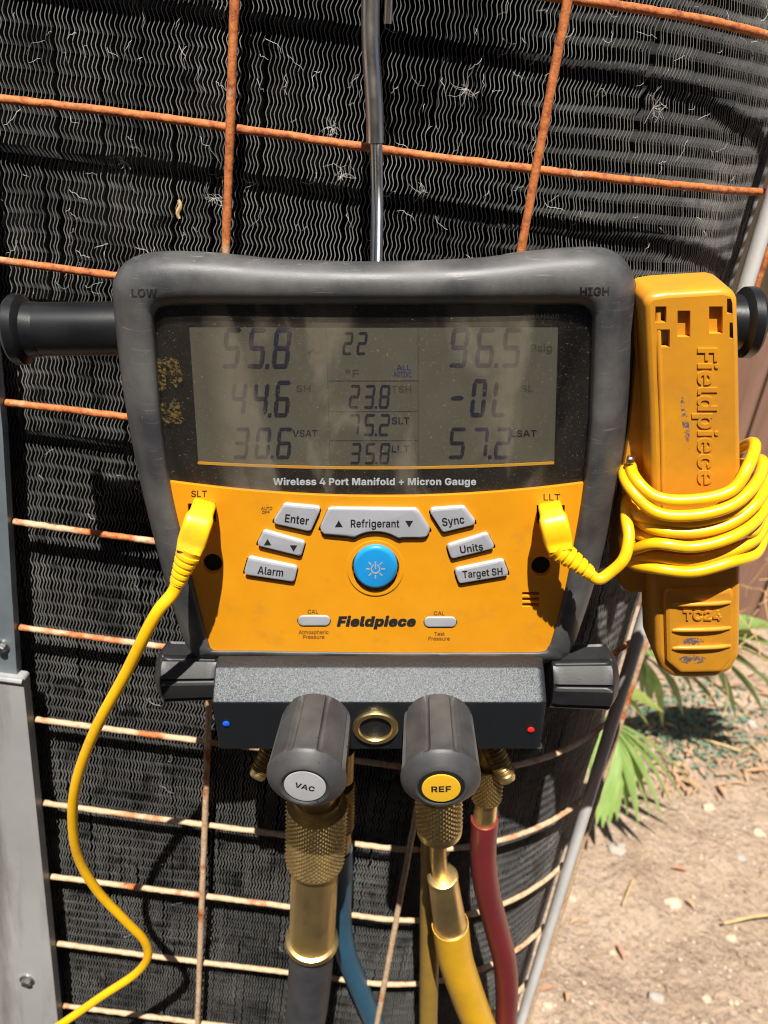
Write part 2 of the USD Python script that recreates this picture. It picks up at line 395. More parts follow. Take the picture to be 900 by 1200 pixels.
# rusted, flaking paint of the wires: cream paint low on the guard, rust high up
nodes = {'tc': ('texture_coordinate', {}), 'n': ('noise_texture', {'scale': 42, 'detail': 7, 'roughness': .65}), 'n2': ('noise_texture', {'scale': 240, 'detail': 5, 'roughness': .7}),
         'sx': ('separate_xyz', {}), 'zr': ('map_range', {'from_min': .55, 'from_max': .98, 'to_min': -.055, 'to_max': .20, 'clamp': True}),
         'ad': ('math', {'math_type': 'add'}), 'mr': ('map_range', {'from_min': .50, 'from_max': .60, 'clamp': True}),
         'rust': ('rgb_ramp', {'ramp': [(.30, (.16, .035, .012)), (.48, (.44, .125, .030)), (.70, (.56, .20, .055))]}),
         'cream': ('rgb_ramp', {'ramp': [(.3, (.42, .26, .14)), (.7, (.60, .44, .29))]}),
         'x': ('mix_color', {}), 'p': ('principled_bsdf', {'roughness': .72}), 'b': ('bump', {'strength': .7, 'distance': .0009})}
make('rusty_wire', nodes, [('tc.object', 'n.vector'), ('tc.object', 'n2.vector'), ('tc.object', 'sx.vector'), ('sx.z', 'zr.value'), ('n.fac', 'ad.value1'), ('zr.result', 'ad.value2'),
     ('ad.value', 'mr.value'), ('n2.fac', 'rust.fac'), ('n2.fac', 'cream.fac'), ('mr.result', 'x.fac'), ('cream.color', 'x.a'), ('rust.color', 'x.b'), ('x.result', 'p.base_color'),
     ('n2.fac', 'b.height'), ('b.normal', 'p.normal')])

# dusty window over the display: beige smears painted as a reflection, settled dust, grit
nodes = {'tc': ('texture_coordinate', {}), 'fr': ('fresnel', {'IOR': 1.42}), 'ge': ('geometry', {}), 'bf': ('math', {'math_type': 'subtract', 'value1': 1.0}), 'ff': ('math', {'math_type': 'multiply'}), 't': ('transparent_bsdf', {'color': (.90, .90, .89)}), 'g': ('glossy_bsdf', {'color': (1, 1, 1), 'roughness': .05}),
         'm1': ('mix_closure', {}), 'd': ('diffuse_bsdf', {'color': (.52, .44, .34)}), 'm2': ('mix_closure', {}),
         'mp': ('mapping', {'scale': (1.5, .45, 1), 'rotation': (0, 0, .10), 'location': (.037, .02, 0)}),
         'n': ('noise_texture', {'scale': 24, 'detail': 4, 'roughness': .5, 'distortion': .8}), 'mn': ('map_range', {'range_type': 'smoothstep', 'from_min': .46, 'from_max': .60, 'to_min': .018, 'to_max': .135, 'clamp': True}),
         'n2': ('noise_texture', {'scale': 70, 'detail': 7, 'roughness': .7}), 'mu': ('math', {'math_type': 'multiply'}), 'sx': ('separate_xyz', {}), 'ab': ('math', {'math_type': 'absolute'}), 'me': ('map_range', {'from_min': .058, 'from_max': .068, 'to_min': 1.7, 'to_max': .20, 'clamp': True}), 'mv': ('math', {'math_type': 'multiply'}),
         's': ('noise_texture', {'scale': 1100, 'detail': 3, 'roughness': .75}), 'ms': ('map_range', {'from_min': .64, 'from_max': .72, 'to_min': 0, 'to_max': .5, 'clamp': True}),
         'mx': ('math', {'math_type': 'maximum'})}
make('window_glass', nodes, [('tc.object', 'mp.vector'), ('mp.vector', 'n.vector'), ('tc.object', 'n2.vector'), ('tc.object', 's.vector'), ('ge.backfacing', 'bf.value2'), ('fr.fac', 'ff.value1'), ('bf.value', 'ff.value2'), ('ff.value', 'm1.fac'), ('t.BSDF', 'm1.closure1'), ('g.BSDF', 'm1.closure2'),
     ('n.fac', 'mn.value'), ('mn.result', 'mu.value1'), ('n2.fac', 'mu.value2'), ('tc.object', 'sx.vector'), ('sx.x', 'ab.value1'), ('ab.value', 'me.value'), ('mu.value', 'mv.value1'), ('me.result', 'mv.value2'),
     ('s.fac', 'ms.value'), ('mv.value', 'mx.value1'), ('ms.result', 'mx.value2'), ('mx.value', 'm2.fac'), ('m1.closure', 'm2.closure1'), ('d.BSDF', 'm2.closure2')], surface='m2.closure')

# sparkling powder coat of the valve block
nodes = {'tc': ('texture_coordinate', {}), 'v': ('voronoi_texture', {'scale': 5200}), 'vm': ('vector_math', {'math_type': 'subtract', 'vector2': (.5, .5, .5)}), 'vs': ('vector_math', {'math_type': 'scale', 'scale': .40}),
         'ge': ('geometry', {}), 'va': ('vector_math', {'math_type': 'add'}), 'vn': ('vector_math', {'math_type': 'normalize'}),
         'p': ('principled_bsdf', {'roughness': .46, 'metallic': .0, 'base_color': (.008, .0095, .012), 'specular_ior_level': .62, 'specular_tint': (.90, .96, 1.0)})}
make('block_coat', nodes, [('tc.object', 'v.vector'), ('v.color', 'vm.vector1'), ('vm.vector', 'vs.vector1'), ('ge.normal', 'va.vector1'), ('vs.vector', 'va.vector2'), ('va.vector', 'vn.vector1'), ('vn.vector', 'p.normal')])

stdmat('stucco', (.16, .14, .12), (.20, .175, .15), scale=6, rough=.9, bump=.5, bscale=80, bdist=.004)
# residue of an old sticker
nodes = {'tc': ('texture_coordinate', {}), 'n': ('noise_texture', {'scale': 700, 'detail': 5, 'roughness': .7}), 'm': ('map_range', {'from_min': .48, 'from_max': .60, 'to_max': .8, 'clamp': True}),
         'd': ('diffuse_bsdf', {'color': (.16, .11, .04)}), 't': ('transparent_bsdf', {}), 'x': ('mix_closure', {})}
make('sticker_residue', nodes, [('tc.object', 'n.vector'), ('n.fac', 'm.value'), ('m.result', 'x.fac'), ('t.BSDF', 'x.closure1'), ('d.BSDF', 'x.closure2')], surface='x.closure')
nodes = {'tc': ('texture_coordinate', {}), 'n': ('noise_texture', {'scale': 420, 'detail': 5, 'roughness': .75}), 'm': ('map_range', {'from_min': .47, 'from_max': .62, 'to_max': .7, 'clamp': True}),
         'd': ('diffuse_bsdf', {'color': (.13, .14, .19)}), 't': ('transparent_bsdf', {}), 'x': ('mix_closure', {})}
make('scuff_mark', nodes, [('tc.object', 'n.vector'), ('n.fac', 'm.value'), ('m.result', 'x.fac'), ('t.BSDF', 'x.closure1'), ('d.BSDF', 'x.closure2')], surface='x.closure')

# dry earth
nodes = {'tc': ('texture_coordinate', {}), 'n': ('noise_texture', {'scale': 9, 'detail': 9, 'roughness': .65}), 'n2': ('noise_texture', {'scale': 120, 'detail': 8, 'roughness': .75}),
         'r': ('rgb_ramp', {'ramp': [(.32, (.33, .235, .165)), (.52, (.44, .325, .235)), (.72, (.53, .405, .30))]}), 'r2': ('rgb_ramp', {'ramp': [(.30, (.40, .37, .35)), (.47, (.95, .95, .95)), (.74, (1.15, 1.14, 1.12))]}),
         'x': ('mix_color', {'blend_type': 'multiply', 'fac': 1.0, 'use_clamp': False}), 'v': ('voronoi_texture', {'scale': 75, 'detail': 3}), 'ad': ('math', {'math_type': 'add'}),
         'b': ('bump', {'strength': .8, 'distance': .008}), 'p': ('principled_bsdf', {'roughness': .95, 'specular_ior_level': .2})}
make('dry_earth', nodes, [('tc.object', 'n.vector'), ('tc.object', 'n2.vector'), ('tc.object', 'v.vector'), ('n.fac', 'r.fac'), ('n2.fac', 'r2.fac'), ('r.color', 'x.a'), ('r2.color', 'x.b'), ('x.result', 'p.base_color'),
     ('n2.fac', 'ad.value1'), ('v.distance', 'ad.value2'), ('ad.value', 'b.height'), ('b.normal', 'p.normal')])
def leafmat(name, c1, c2, rough=.4):
    make(name, {'tc': ('texture_coordinate', {}), 'mp': ('mapping', {'scale': (1, 1, .3)}), 'n': ('noise_texture', {'scale': 60, 'detail': 5}), 'r': ('rgb_ramp', {'ramp': [(.35, c1), (.65, c2)]}),
        'p': ('principled_bsdf', {'roughness': rough}), 't': ('translucent_bsdf', {}), 'x': ('mix_closure', {'fac': .3})},
        [('tc.object', 'mp.vector'), ('mp.vector', 'n.vector'), ('n.fac', 'r.fac'), ('r.color', 'p.base_color'), ('r.color', 't.color'), ('p.BSDF', 'x.closure1'), ('t.BSDF', 'x.closure2')], surface='x.closure')
leafmat('palm_leaf', (.22, .34, .085), (.30, .42, .13))
leafmat('palm_leaf_dark', (.15, .26, .09), (.22, .33, .13))
leafmat('palm_leaf_pale', (.30, .36, .08), (.36, .42, .12))
leafmat('green_cover', (.13, .22, .15), (.22, .32, .22), .6)
stdmat('dead_leaf', (.36, .20, .10), (.46, .30, .18), scale=30, rough=.8)
stdmat('red_leaf', (.36, .15, .09), (.44, .22, .14), scale=40, rough=.8)
stdmat('pebble_pale', (.44, .34, .24), (.55, .43, .31), scale=60, rough=.8, bump=.3, bscale=200, bdist=.001)
stdmat('pebble_grey', (.30, .26, .22), (.40, .35, .30), scale=60, rough=.8, bump=.3, bscale=200, bdist=.001)
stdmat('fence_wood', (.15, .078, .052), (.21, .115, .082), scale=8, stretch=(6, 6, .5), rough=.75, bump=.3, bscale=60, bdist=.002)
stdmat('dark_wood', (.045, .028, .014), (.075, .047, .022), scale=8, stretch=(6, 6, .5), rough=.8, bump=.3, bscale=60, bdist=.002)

# ------------------------------------------------------------------ ground
def ground_mesh():
    xs = np.concatenate([np.linspace(-30, -.3, 12)[:-1], np.linspace(-.3, 1.9, 150), np.linspace(1.9, 30, 12)[1:]])
    ys = np.concatenate([np.linspace(-30, .2, 12)[:-1], np.linspace(.2, 2.3, 150), np.linspace(2.3, 30, 12)[1:]])
    X, Y = np.meshgrid(xs, ys, indexing='ij')
    P = np.stack([X, Y, 0 * X], -1)
    near = (X > -.4) & (X < 2.2) & (Y > 0) & (Y < 2.6)
    Z = ((meshkit.fbm(P * 9, 4, 3) - .5) * .035 + (meshkit.fbm(P * 45, 3, 5) - .5) * .014) * near
    V = np.stack([X, Y, Z], -1).reshape(-1, 3); n, k = X.shape
    i, j = np.meshgrid(np.arange(n - 1), np.arange(k - 1), indexing='ij')
    f = np.stack([i * k + j, (i + 1) * k + j, (i + 1) * k + j + 1, i * k + j + 1], -1).reshape(-1, 4)
    return tm(V, f)
tag(obj('ground', ground_mesh(), 'dry_earth', smooth=True), 'pale brown dry dirt beside the air conditioner', 'ground', kind='structure')
def gz(x, y):
    P = np.array([[x, y, 0.0]])
    return float(((meshkit.fbm(P * 9, 4, 3) - .5) * .035 + (meshkit.fbm(P * 45, 3, 5) - .5) * .014)[0])

wl = thing('house_wall', 'shaded stucco house wall standing behind the photographer', 'wall', (0, -1.75, 0))  # added wall out of view, cuts low sky light and ground bounce
t = trimesh.creation.box((9, .25, 3.7)); t.apply_translation((0, -.125, 1.85)); obj('stucco', t, 'stucco', wl, smooth=30)
t = trimesh.creation.box((9.2, .5, .09)); t.apply_translation((0, -.2, 3.745)); obj('eave', t, 'fence_wood', wl, smooth=30)
# ------------------------------------------------------------------ air conditioner
X0, RW, DW, GAP = 0.0291, 0.1771, 0.38, 0.012
SP = 0.1760
def surf(s, off=0.0):
    """Point (x, y) of the coil's plan curve at arc length s, off metres towards the inside."""
    s = np.asarray(s, float); th = np.clip((s - X0) / RW, 0, math.pi * .53); ex = np.maximum((s - X0) - RW * math.pi * .53, 0)
    a = math.pi * .53
    x = np.where(s < X0, s, X0 + (RW - off) * np.sin(th)) + np.where(ex > 0, ex * math.cos(a), 0)
    y = np.where(s < X0, DW + off, DW + RW - (RW - off) * np.cos(th)) + np.where(ex > 0, ex * math.sin(a), 0)
    return x, y
ZTOP, ZBOT = 1.165, 0.07
ac = thing('air_conditioner', 'outdoor air conditioner with black finned coil behind a rusty wire guard', 'air conditioner', (0, .55, 0))
ACO = np.array([0, .55, 0])
# core
s = np.linspace(-.34, .55, 120); x, y = surf(s, GAP + .016 - .012 * np.clip((s - .264) / .004, 0, 1))
v0 = np.stack([x, y, np.full_like(x, ZBOT)], -1); v1 = np.stack([x, y, np.full_like(x, ZTOP)], -1)
i = np.arange(len(s) - 1); n = len(s)
obj('coil_core', tm(np.vstack([v0, v1]) - ACO, np.stack([i, i + 1, i + 1 + n, i + n], -1)), 'coil_black', ac, smooth=True)
# fins
ss = np.arange(-.300, .262, .00192); zz = np.arange(.20, 1.135, .00106)
S, Z = np.meshgrid(ss, zz, indexing='ij')
ph = 2 * np.pi * Z / .0084 + 1.6 * meshkit.noise(np.stack([S * 35, Z * 16, 0 * S], -1), 31)
wave = .00064 * (.8 * np.arcsin(.96 * np.sin(ph)) / 1.2 + .2 * np.sin(ph)) * (.75 + .5 * meshkit.noise(np.stack([S * 30, Z * 30, 0 * S], -1), 33))
drift = (meshkit.fbm(np.stack([S * 40, Z * 14, 0 * S], -1), 3, 11) - .5) * .0026 + (meshkit.noise(np.stack([S * 480, Z * 30, 0 * S], -1), 4) - .5) * .0007
for k in range(170):                       # bent places
    c, zc, hl = rng.uniform(-.28, .17), rng.uniform(.25, 1.08), rng.uniform(.008, .045)
    d = S - c; w = np.exp(-((Z - zc) / hl) ** 4) * np.exp(-np.abs(d) / rng.uniform(.002, .008))
    drift += np.where(d > 0, 1, -1) * w * rng.uniform(.0003, .0009)
out = (meshkit.fbm(np.stack([S * 25, Z * 25, 0 * S + 5], -1), 3, 2) - .5) * .002 + (meshkit.noise(np.stack([S * 900, Z * 60, 0 * S], -1), 9) - .5) * .0006
SS = S + wave + drift
def fin_sheet(a, b):
    xa, ya = surf(SS + a[0], GAP + a[1] + out); xb, yb = surf(SS + b[0], GAP + b[1] + out)
    n, k = S.shape
    V = np.concatenate([np.stack([xa, ya, Z], -1).reshape(-1, 3), np.stack([xb, yb, Z], -1).reshape(-1, 3)]) - ACO
    i, j = np.meshgrid(np.arange(n), np.arange(k - 1), indexing='ij'); q = i * k + j; m_ = n * k
    f = np.stack([q, q + m_, q + m_ + 1, q + 1], -1).reshape(-1, 4)
    return tm(V, f)
obj('fin_blades', fin_sheet((0, 0), (0, .013)), 'fin_metal', ac, smooth=False, kind='stuff', label='black wavy fins of the coil')
obj('fin_edges', fin_sheet((-.00017, -.0002), (.00017, -.0002)), 'fin_edge_metal', ac, smooth=False, kind='stuff', label='grey worn front edges of the wavy fins')
# wire guard
Z1, DZ, SA, SB = 1 + .0430, .0655, -.0812, .0456
guard_root = obj('wire_guard', tube([np.array([*surf(SA), zq]) - np.array([0, .0040, 0]) - ACO for zq in np.linspace(ZBOT, ZTOP, 160)], .0019, 10, rough=.0009, seed=3), 'rusty_wire', ac, label='upright rusty wire left of the hook')
obj('wire', tube([np.array([*surf(SB, -.0038), zq]) - ACO for zq in np.linspace(ZBOT, ZTOP, 160)], .0019, 10, rough=.0009, seed=4), 'rusty_wire', guard_root)
obj('wire', tube([np.array([*surf(.212, -.003), zq]) - ACO for zq in np.linspace(ZBOT, ZTOP, 160)], .0019, 10, rough=.0009, seed=5), 'rusty_wire', guard_root)
dzs = [0, .003, .002, 0, 0, 0, 0, 0, 0, 0, -.001, 0, 0]
for k in range(-1, 13):
    zk = Z1 - DZ * k + (dzs[k] if 0 <= k < len(dzs) else 0)
    sl = np.linspace(-.258, .186, 200); x, y = surf(sl)
    zz_ = zk + .0012 * (meshkit.noise(np.stack([sl * 9, sl * 0 + k, sl * 0], -1), 8) - .5) * 2
    obj('wire', tube(np.stack([x, y, zz_], -1) - ACO, .0018, 10, rough=.0009, seed=20 + k), 'rusty_wire', guard_root)
px_, py_ = surf(SP, -.004)
obj('corner_post', tube([np.array([px_ + .003, py_ - .002, zq]) - ACO for zq in np.linspace(ZBOT, ZTOP, 90)], .0054, 14, squash=.7, rough=.0007, seed=9), 'post_paint', ac)
# side panels on the left
def panel(poly, Y, th, name, mat, bend=None):
    pts = np.array(poly); a = [atY(px, py, Y) for px, py in pts]
    q = Polygon([(p[0], p[2]) for p in a])
    q = q.buffer(-.002).buffer(.002)
    t = trimesh.creation.extrude_polygon(q, th, engine='earcut')
    v = t.vertices; t = trimesh.Trimesh(np.stack([v[:, 0], Y + v[:, 2], v[:, 1]], -1) - ACO, t.faces[:, ::-1], process=False)
    trimesh.repair.fix_normals(t)
    return obj(name, t, mat, ac, smooth=30)
up_ = panel([(-420, -520), (-98, -480), (-46, 0), (3, 505), (14, 700), (15, 712), (20, 795), (-330, 795)], .3745, .006, 'side_panel', 'panel_galvanised')
lo_ = panel([(-330, 750), (27, 797), (68, 1200), (108, 1600), (-200, 1640)], .3705, .008, 'side_panel', 'panel_paint')
p0, p1 = atY(-330, 752, .3700), atY(26.5, 799, .3700)
obj('panel_lip', tube([p0 - ACO, p1 - ACO], .0016, 8), 'panel_paint', lo_)
def bolt(px, py, Y, r, parent):
    A = atY(px, py, Y) - ACO
    hexf = lambda T, z, rr: rr * np.where(z > .0011, np.cos(np.pi / 6) / np.cos((T % (np.pi / 3)) - np.pi / 6), 1)
    obj('bolt', lathe([(0, r * 1.5), (.001, r * 1.5), (.0012, r), (.0035, r), (.0042, r * .8)], A, (0, -1, 0), 24, hexf), 'steel', parent, smooth=25)
bolt(32, 1148, .3705, .0034, lo_); bolt(3, 757, .3745, .0026, up_)
# lid and base pan (above and below the frame)
x, y = surf(np.linspace(-.36, .52, 60), -.012)
outl = Polygon(list(zip(x, y)) + [(x[-1], .95), (-.36, .95)])
for nm, za, zb in (('top_cover', ZTOP, ZTOP + .035), ('base_pan', .02, ZBOT)):
    t = trimesh.creation.extrude_polygon(outl, zb - za, engine='earcut'); t.apply_translation(np.array([0, 0, za]) - ACO)
    obj(nm, t, 'panel_paint', ac, smooth=30)
t = trimesh.creation.box((.10, .56, ZTOP - ZBOT)); t.apply_translation(np.array([-.36 - .045, .67, (ZTOP + ZBOT) / 2]) - ACO)
obj('cabinet_side', t, 'panel_paint', ac, smooth=30)
x, y = surf(np.array([.50]), GAP)
t = trimesh.creation.box((.01, .40, ZTOP - ZBOT)); t.apply_translation(np.array([x[0] - .02, .75, (ZTOP + ZBOT) / 2]) - ACO)
obj('cabinet_back', t, 'coil_black', ac, smooth=30)

# lint and seed fluff caught on the fins
def on_coil(px, py):
    best = None
    for sv in np.linspace(-.3, .175, 500):
        x, y = surf(sv, GAP); z_ = None
        d = ray(px, py); t_ = y / d[1]; p = CAM + d * t_
        e = abs(p[0] - x)
        if best is None or e < best[0]:
            best = (e, sv, p[2])
    return best[1], best[2]
def coil_pt(s, z, off):
    x, y = surf(s, GAP - off); return np.stack([np.broadcast_to(x, np.shape(z)), np.broadcast_to(y, np.shape(z)), z], -1)
hairs = []
for k in range(420):
    top = rng.random() < .82
    sc = rng.uniform(-.26, .17); zc = rng.uniform(.87, 1.07) if top else rng.uniform(.45, .87)
    ln = rng.uniform(.003, .013); a0 = rng.uniform(0, 6.28); cur = rng.normal(0, 110)
    tt = np.linspace(0, 1, 7); ang = a0 + cur * ln * tt + rng.normal(0, .45, 7)
    hs = sc + np.cumsum(np.cos(ang)) * ln / 7; hz = zc + np.cumsum(np.sin(ang)) * ln / 7
    hairs.append(tube(coil_pt(hs, hz, .0006 + .0012 * np.sin(tt * 3.1)), rng.uniform(.00004, .00010), 4, cap=False))
tag(obj('lint', hairs, 'lint', smooth=True), 'fine pale hairs and lint caught all over the black fins', 'lint', kind='stuff')
for px, py, rad, lab in ((400, 206, .0042, 'white seed fluff on the fins below the second wire, left of the hook'), (250, 232, .0048, 'feathery white seed fluff on the fins close to the left upright wire'),
                         (548, 104, .0048, 'white seed fluff on the fins right of the hook, above the wire'), (146, 189, .0030, 'small tan tuft in the wire shadow, near the left edge'),
                         (492, 226, .0035, 'pale fluff on the fins just right of the hook below the wire'), (765, 125, .0055, 'greyish fluff smear on the curved fins at the upper right'),
                         (390, 150, .0032, 'thin fluff star on fins just above the wire left of the hook')):
    s0, z0 = on_coil(px, py); o0 = coil_pt(s0, z0, .001)
    th_ = thing('seed_fluff', lab, 'seed fluff', o0); bits = []
    for k in range(18):
        a = rng.uniform(0, 6.28); ln = rad * rng.uniform(.3, 1.5) * (1 if rng.random() < .8 else 1.5); b = a + rng.normal(0, 1.1)
        tt = np.linspace(0, 1, 4)
        hs = s0 + ln * tt * np.cos(a + (b - a) * tt); hz = z0 + ln * tt * np.sin(a + (b - a) * tt)
        bits.append(tube(coil_pt(hs, hz, .0012 + .002 * tt * rng.random()) - o0, .00005, 4, cap=False))
    obj('fibres', bits, 'lint', th_, smooth=True)
s0, z0 = on_coil(212, 245); zc = np.linspace(-.004, .004, 9)
tag(obj('dry_leaf_scrap', tube(coil_pt(s0 + .0006 * np.sin(zc * 900), z0 + zc, .0015), .0006 + .0004 * np.cos(zc * 350), 6), 'straw'), 'small curled straw coloured leaf scrap stuck upright on the fins', 'leaf scrap')

# ------------------------------------------------------------------ gauge
man = thing('digital_manifold', 'yellow digital refrigerant gauge in a grey rubber bezel hanging on the wire guard', 'manifold gauge', GO, GFR)
OUT = [(132, 345), (134, 326), (146, 308), (166, 298), (200, 294), (255, 296), (300, 301), (370, 305), (440, 306), (520, 304), (580, 300), (640, 292), (690, 289), (716, 293), (734, 307), (744, 328), (746, 345),
       (743, 410), (736, 490), (724, 575), (708, 645), (690, 705), (672, 757), (665, 770), (652, 778), (600, 778), (440, 777), (290, 774), (238, 773), (225, 768), (217, 754), (199, 700), (180, 630), (161, 550), (146, 470), (137, 400)]
INN = [(181, 378), (181, 370), (184, 364), (190, 360), (210, 358), (255, 357), (300, 357), (370, 357), (440, 357), (520, 357), (580, 357), (640, 357), (672, 357), (684, 359), (691, 364), (694, 371), (694, 380),
       (693, 420), (690, 500), (682, 575), (671, 640), (659, 700), (646, 748), (642, 757), (634, 763), (595, 764), (440, 764), (290, 762), (256, 762), (249, 760), (245, 752), (233, 705), (217, 640), (201, 570), (190, 490), (184, 420)]
def dense(P, n=6):
    P = np.array(P, float); m_ = len(P); o = []
    for k in range(m_):
        p0, p1, p2, p3 = P[k - 1], P[k], P[(k + 1) % m_], P[(k + 2) % m_]
        for t in np.arange(n) / n:
            o.append(.5 * ((2 * p1) + (p2 - p0) * t + (2 * p0 - 5 * p1 + 4 * p2 - p3) * t * t + (3 * p1 - p0 - 3 * p2 + p3) * t ** 3))
    return np.array(o)
OD, ID = dense(OUT), dense(INN)
bw = np.linalg.norm(OD - ID, axis=1); hs_ = np.clip(bw / 46, .35, 1.0) * .56
ctr = np.array([440, 545])
rings = []
front0 = L(OD[:, 0], OD[:, 1], -.010)
for back, ins in ((-.042, .92), (-.038, .955), (-.022, .985)):
    along = L(OD[:, 0], OD[:, 1], back)
    w = front0 * np.array([ins, 1, 1]); c0_ = front0[:, 1].mean()
    w[:, 1] = c0_ + (w[:, 1] - c0_) * ins
    w[:, 1] = np.minimum(w[:, 1], along[:, 1] - .001); w[:, 2] = back
    rings.append(w)
for t, n in ((0, -.010), (.05, -.0045), (.16, .0005), (.34, .0050), (.48, .0068), (.58, .0077), (.70, .0079), (.80, .0074), (.90, .0056), (.96, .0030), (1.0, -.0005), (1.0, -.0045)):
    q = OD * (1 - t) + ID * t
    nn = np.where(n > 0, n * hs_, n) * np.ones(len(q))
    rings.append(L(q[:, 0], q[:, 1], np.maximum(nn, -.010)))
    if n == -.0045 and t == 1: rings[-1] = rings[-2] * np.array([1, 1, 0]) + np.array([0, 0, n])
obj('bezel', loft(rings, cap0=True), 'bezel_rubber', man, smooth=50)
from scipy.interpolate import LinearNDInterpolator
_q, _n = [], []
for t, n in ((0, -.010), (.05, -.0045), (.16, .0005), (.34, .0050), (.48, .0068), (.58, .0077), (.70, .0079), (.80, .0074), (.90, .0056), (.96, .0030)):
    _q.append(OD * (1 - t) + ID * t); _n.append(np.where(n > 0, n * hs_, n) * np.ones(len(OD)))
bez_n = LinearNDInterpolator(np.vstack(_q), np.concatenate(_n))
for wd_, a_, b_, yb_ in (('LOW', 154, 184, 348), ('HIGH', 680, 714, 346)):
    g_ = text_shape(wd_, a_, b_, yb_, 9.5, weight=700).segmentize(1.5); ms_ = []
    for q in getattr(g_, 'geoms', [g_]):
        t_ = trimesh.creation.extrude_polygon(q, 1.0, engine='earcut'); v = t_.vertices
        n_ = bez_n(v[:, 0], v[:, 1]) + np.where(v[:, 2] > .5, .00016, -.0002)
        ms_.append(trimesh.Trimesh(L(v[:, 0], v[:, 1], n_), t_.faces[:, ::-1], process=False))
    obj('lettering', ms_, 'ink_black', man)

# plan of the face
ring_in = Polygon(ID).buffer(1.5)
cx = np.linspace(170, 710, 60); split = 582 - 17 * ((cx - 447) / 245) ** 2
lower = Polygon(list(zip(cx, split)) + [(720, 800), (160, 800)])
plate = ring_in.intersection(lower)
upper = ring_in.difference(lower.buffer(.4))
B = {
    'Enter': round_poly([(333, 591), (377, 595), (364, 624), (318, 614)], 4),
    'Arrows': round_poly([(309, 622), (358, 636), (353, 653), (300, 640)], 3.5),
    'Alarm': round_poly([(291, 653), (349, 665), (345, 683), (285, 674)], 3.5),
    'Sync': round_poly([(501, 597), (544, 594), (560, 615), (519, 625)], 4),
    'Units': round_poly([(523, 640), (571, 625), (581, 643), (529, 656)], 3.5),
    'TargetSH': round_poly([(532, 668), (590, 656), (597, 675), (538, 685)], 3.5)}
arch = Polygon([(385, 596), (489, 597), (505, 622), (499, 631), (470, 631)] + [(440 + 31 * math.cos(a), 642 + 18 * -math.sin(a)) for a in np.linspace(.45, math.pi - .45, 14)] + [(411, 630), (379, 627), (374, 621)])
B['Refrigerant'] = arch.buffer(-3).buffer(3)
power = affinity.scale(Point(440, 666).buffer(26, quad_segs=16), 1.0, .96)
pills = [LineString([(355, 728), (381, 728)]).buffer(6), LineString([(503, 729.5), (529, 729.5)]).buffer(6)]
holes = [affinity.scale(Point(249, 661).buffer(12), .95, 1), affinity.scale(Point(634, 664).buffer(12), .95, 1)]
vent = [LineString([(612, y), (632, y)]).buffer(2.2, cap_style='flat') for y in (696, 702.5, 709)]
vent = [v_.intersection(Point(622, 702.5).buffer(14)) for v_ in vent]
jacks = [sbox(220, 590, 253, 612), sbox(629, 592, 662, 614)]
cut = shapely.union_all([b.buffer(1.3) for b in B.values()] + [power.buffer(1.5)] + [p_.buffer(.8) for p_ in pills] + holes + vent + jacks)
T0 = .0004
ringup = power.buffer(7).difference(power.buffer(2.2))
obj('face_plate', [ext(plate.difference(cut), -.0025, T0), ext(ringup, T0, T0 + .0005)], 'yellow_plastic', man, smooth=30)
obj('inner_case', ext(plate.buffer(-1), -.010, -.0026), 'recess_black', man, smooth=30)
for k, b in B.items():
    bp = obj('button', pad(b, -.0025, .0022, 2.4), 'button_grey', man, smooth=40)
    nb = .00222
    def lt(s, x0, x1, yb, cap, rot=0, w=650):
        obj('lettering', text(s, x0, x1, yb, cap, nb, weight=w, rot=rot), 'ink_black', bp)
    tri = lambda x, y, r, up: Polygon([(x - r, y + r * .8 * up), (x + r, y + r * .8 * up), (x, y - r * .9 * up)])
    if k == 'Enter': lt('Enter', 334, 362, 613.5, 9.5, 7)
    if k == 'Alarm': lt('Alarm', 302, 332, 674, 9.0, 6)
    if k == 'Sync': lt('Sync', 518, 544, 615, 9.5, -8)
    if k == 'Units': lt('Units', 539, 566, 646.5, 8.5, -9)
    if k == 'TargetSH': lt('Target SH', 542, 589, 675.5, 8.3, -5)
    if k == 'Refrigerant':
        lt('Refrigerant', 411, 468, 618, 9.0)
        obj('arrow_mark', ext(tri(397, 614, 4.5, 1), nb, nb + .00008), 'ink_black', bp); obj('arrow_mark', ext(tri(479.5, 614, 4.5, -1), nb, nb + .00008), 'ink_black', bp)
    if k == 'Arrows':
        obj('arrow_mark', ext(tri(313.5, 635.5, 4.3, 1), nb, nb + .00008), 'ink_black', bp); obj('arrow_mark', ext(tri(344, 642.5, 4.3, -1), nb, nb + .00008), 'ink_black', bp)
bp = obj('button', pad(power, -.0025, .0030, 4, count=72), 'button_blue', man, smooth=50, label='round blue power button')
nb = .00302
sym = [Point(440, 667).buffer(5.6).difference(Point(440, 667).buffer(4.1)).difference(sbox(438, 658, 442, 667)), sbox(439.2, 658.5, 440.8, 667)]
for a in np.arange(0, 360, 45):
    if a != 270:
        c_, s_ = math.cos(math.radians(a)), math.sin(math.radians(a))
        sym.append(LineString([(440 + 7.4 * c_, 667 + 7.4 * s_), (440 + 10.6 * c_, 667 + 10.6 * s_)]).buffer(.75))
obj('power_mark', [ext(g_, nb, nb + .00008) for g_ in sym], 'label_grey', bp)
for p_ in pills:
    obj('button', pad(p_, -.0025, .0010, 1.6), 'button_grey', man, smooth=40)
tl = T0 + .00003
